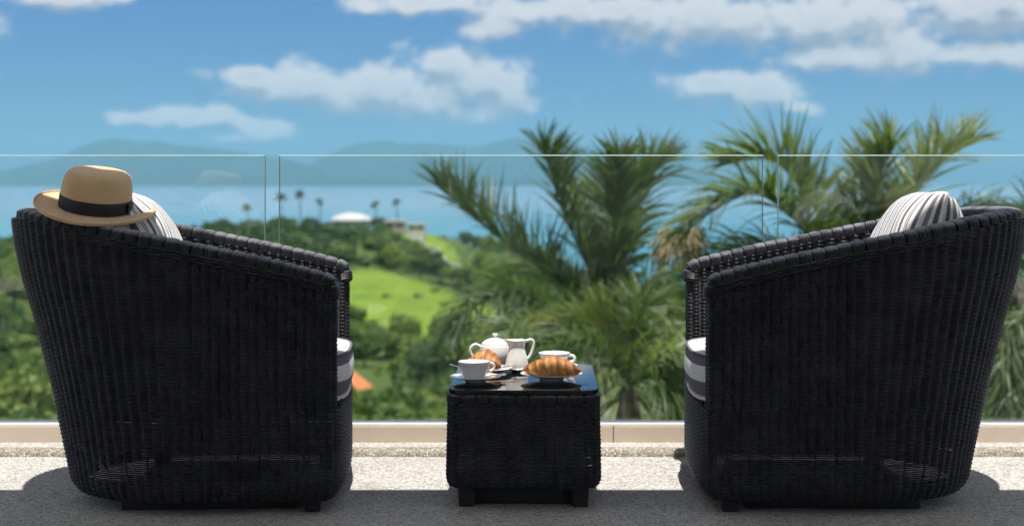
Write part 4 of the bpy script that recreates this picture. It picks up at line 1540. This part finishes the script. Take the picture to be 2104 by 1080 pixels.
def far_palm(px, py_top, py_base, d, label, wide=1.0):
    top = W(px, py_top, d)
    x, y = top.x, top.y
    gz = float(terrain_h(x, y))
    r = empty('coconut_palm', (x, y, gz))
    tag(r, label, 'palm tree', 'small palms on the skyline of the headland')
    H = top.z - gz - 1.0
    MB().add(*tube(spline([(0, 0, -0.3), (0.3, 0, H * 0.5), (0, 0, H)], 6), np.linspace(0.32, 0.18, 13), 7)).build('trunk', M['bark'], r)
    rr = np.random.default_rng(int(px))
    mb = MB()
    for k in range(17):
        a = 2 * np.pi * k / 17 + rr.uniform(-.2, .2)
        e = rr.uniform(-0.5, 1.1)
        L = rr.uniform(2.8, 3.8) * wide
        v = np.array([math.cos(a) * math.cos(e), math.sin(a) * math.cos(e), math.sin(e)])
        s = np.linspace(0, 1, 7)
        P = np.array([0, 0, H]) + v * s[:, None] * L + np.array([0, 0, -1.3]) * (s ** 2)[:, None]
        side = np.cross(v, [0, 0, 1]); side /= np.linalg.norm(side) + 1e-9
        w = 0.9 * np.array([0.2, 0.7, 1, 1, 0.85, 0.55, 0.1])
        for sg in (-1, 1):
            V = np.concatenate([P, P + sg * side * w[:, None] + np.array([0, 0, -0.35]) * w[:, None]])
            i = np.arange(6)
            mb.add(V, np.stack([i, i + 1, i + 8, i + 7], -1))
    mb.build('crown', M['far_palm'], r, False)
for a in [(577, 398, 445, 640, 'stout palm nearest the glass joint on the headland skyline', 1.1), (616, 392, 445, 650, 'tallest of the small palms on the headland skyline', 0.9),
          (657, 408, 440, 655, 'small palm just left of the white dome', 0.8), (772, 412, 445, 640, 'leaning small palm just right of the white dome', 0.8),
          (815, 408, 445, 650, 'lone thin palm farthest right on the headland skyline', 0.7), (508, 418, 455, 640, 'short palm left of the glass joint on the skyline', 0.9)]:
    far_palm(*a)

# ------------------------------------------------------------------ far buildings
M['roof_tile'] = simple('orange_roof_tile', (0.52, 0.17, 0.06), 0.8, 0.2, 1.2)
M['house_wall'] = simple('cream_render', (0.62, 0.58, 0.50), 0.85, 0.08, 0.6)
M['white_roof'] = simple('white_membrane', (0.50, 0.50, 0.485), 0.7, 0.05, 0.3)
M['pink_wall'] = simple('pale_pink_render', (0.50, 0.39, 0.31), 0.85, 0.12, 0.3)
M['dark_pane'] = simple('dark_window', (0.03, 0.035, 0.04), 0.15, 0.1, 2)
M['concrete'] = simple('pale_concrete', (0.52, 0.49, 0.44), 0.85, 0.12, 0.4)

def house():
    c = HOUSE
    gz = float(terrain_h(c.x, c.y))
    zb = W(742, 815, 222).z
    r = empty('house', (c.x - 3.2, c.y, zb), R(14))
    tag(r, 'small house with an orange tiled roof among the valley trees', 'house')
    box_obj('foundation', -4.0, 4.0, -3, 3, min(gz - zb - 0.8, -0.6), -0.001, M['concrete'], r)
    box_obj('wall', -3.6, 3.6, -2.6, 2.6, 0, 1.75, M['house_wall'], r)
    for x in (-2.0, 0.6, 2.5):
        w = box_obj('window', x - 0.6, x + 0.6, -2.64, -2.58, 0.45, 1.45, M['concrete'], r)
        box_obj('pane', x - 0.5, x + 0.5, -2.66, -2.645, 0.53, 1.37, M['dark_pane'], w)
    e, h = 4.9, 1.75
    V = [(-e, -3.7, h - 0.25), (e, -3.7, h - 0.25), (e, 3.7, h - 0.25), (-e, 3.7, h - 0.25), (-1.7, 0, h + 2.3), (1.7, 0, h + 2.3),
         (-e, -3.7, h - 0.42), (e, -3.7, h - 0.42), (e, 3.7, h - 0.42), (-e, 3.7, h - 0.42)]
    Q = [(0, 1, 5, 4), (2, 3, 4, 5), (0, 6, 7, 1), (1, 7, 8, 2), (2, 8, 9, 3), (3, 9, 6, 0), (6, 9, 8, 7)]
    rf = MB().add(V, Q, [(1, 2, 5), (3, 0, 4)]).build('roof', M['roof_tile'], r, False)
    MB().add(*tube([(-1.7, 0, h + 2.33), (1.7, 0, h + 2.33)], 0.13, 6)).build('ridge_cap', M['roof_tile'], rf)
house()

def dome():
    d = 660.0
    c = W(722, 452, d)
    gz = float(terrain_h(c.x, c.y))
    r = empty('domed_pavilion', (c.x, c.y, c.z))
    tag(r, 'white domed roof on the headland skyline', 'building')
    rad = 9.2
    V, Q = lathe([(rad, 0), (rad * 0.97, 0.5), (rad * 0.85, 1.4), (rad * 0.66, 2.2), (rad * 0.4, 2.8), (rad * 0.15, 3.15), (0, 3.2)], 36)
    MB().add(V, Q).build('roof', M['white_roof'], r)
    V, Q = lathe([(rad * 0.9, min(gz - c.z - 1, -2)), (rad * 0.9, -0.01)], 36)
    MB().add(V, Q).build('wall', M['house_wall'], r)
    for k in range(8):
        a = -math.pi / 2 + (k - 3.5) * 0.22
        V, Q, T = box(-0.55, 0.55, -0.08, 0.08, -1.8, -0.5)
        o = MB().add(V, Q, T).build('window', M['dark_pane'], r, False)
        o.location = (math.cos(a) * rad * 0.9, math.sin(a) * rad * 0.9, 0)
        o.rotation_euler = (0, 0, a + math.pi / 2)
dome()

def villa(px0, px1, py_top, py_bot, d, label, mat):
    a, b = W(px0, py_bot, d), W(px1, py_top, d)
    gz = float(terrain_h((a.x + b.x) / 2, d))
    w, h = b.x - a.x, b.z - a.z
    r = empty('villa', ((a.x + b.x) / 2, d, a.z))
    tag(r, label, 'building')
    box_obj('wall', -w / 2, w / 2, 0, 7, min(gz - a.z - 1, -0.5), h, M[mat], r)
    box_obj('roof', -w / 2 - 0.5, w / 2 + 0.5, -0.6, 7.6, h + 0.002, h + 0.35, M['concrete'], r)
    n = max(2, int(w / 3.2))
    for k in range(n):
        x = -w / 2 + (k + 0.5) * w / n
        f = box_obj('window', x - 0.8, x + 0.8, -0.05, 0.02, h * 0.25, h * 0.78, M['concrete'], r)
        box_obj('pane', x - 0.68, x + 0.68, -0.07, -0.055, h * 0.30, h * 0.73, M['dark_pane'], f)
villa(790, 832, 455, 472, 640, 'pale low villa between the white dome and the road', 'pink_wall')
villa(838, 872, 461, 474, 625, 'low villa at the head of the pale road', 'house_wall')

def road():
    pts = [(842, 466, 610), (870, 474, 560), (905, 488, 500), (940, 503, 450), (975, 522, 410)]
    L = []
    for px, py, d in pts:
        p = W(px, py, d); L.append((p.x, p.y, float(terrain_h(p.x, p.y))))
    P = spline(L, 10)
    for p in P: p[2] = float(terrain_h(p[0], p[1])) + 0.35
    T = np.gradient(P, axis=0); T[:, 2] = 0; T /= np.linalg.norm(T, axis=1)[:, None]
    N = np.stack([-T[:, 1], T[:, 0], 0 * T[:, 0]], -1)
    V = np.concatenate([P - N * 2.2, P + N * 2.2])
    n = len(P); i = np.arange(n - 1)
    o = MB().add(V, np.stack([i, i + 1, i + n + 1, i + n], -1)).build('road', M['concrete'])
    tag(o, kind='structure')
    wl = P - N * -2.6
    V = np.concatenate([wl, wl + N * 0.3, wl + np.array([0, 0, 1.3]), wl + N * 0.3 + np.array([0, 0, 1.3])])
    V[:2 * n, 2] -= 1.5
    Q = np.concatenate([np.stack([i, i + 1, i + 2 * n + 1, i + 2 * n], -1), np.stack([i + 2 * n, i + 2 * n + 1, i + 3 * n + 1, i + 3 * n], -1), np.stack([i + n + 1, i + n, i + 3 * n, i + 3 * n + 1], -1)])
    o = MB().add(V, Q).build('roadside_wall', M['concrete'], None, False)
    tag(o, 'long pale wall running down beside the headland road', 'wall')
road()

# ------------------------------------------------------------------ haze
def haze():
    V, Q, T = box(-19500, 19500, -300, FAR + 300, SEA_Z - 1.0 - 8, 780)
    m = bpy.data.materials.new('haze')
    m.use_nodes = True
    t = NT(m.node_tree)
    t.n.clear()
    out = t.new('ShaderNodeOutputMaterial')
    pv = t.new('ShaderNodeVolumePrincipled')
    pv.inputs['Color'].default_value = (0.31, 0.72, 1.0, 1)
    pv.inputs['Density'].default_value = HAZE_D
    pv.inputs['Anisotropy'].default_value = 0.0
    t.l.new(pv.outputs[0], out.inputs['Volume'])
    o = MB().add(V, Q, T).build('haze', m, None, False)
    tag(o, 'blue sea haze lying over the distant islands', 'haze', kind='stuff')
HAZE_D = 5.3e-5
haze()
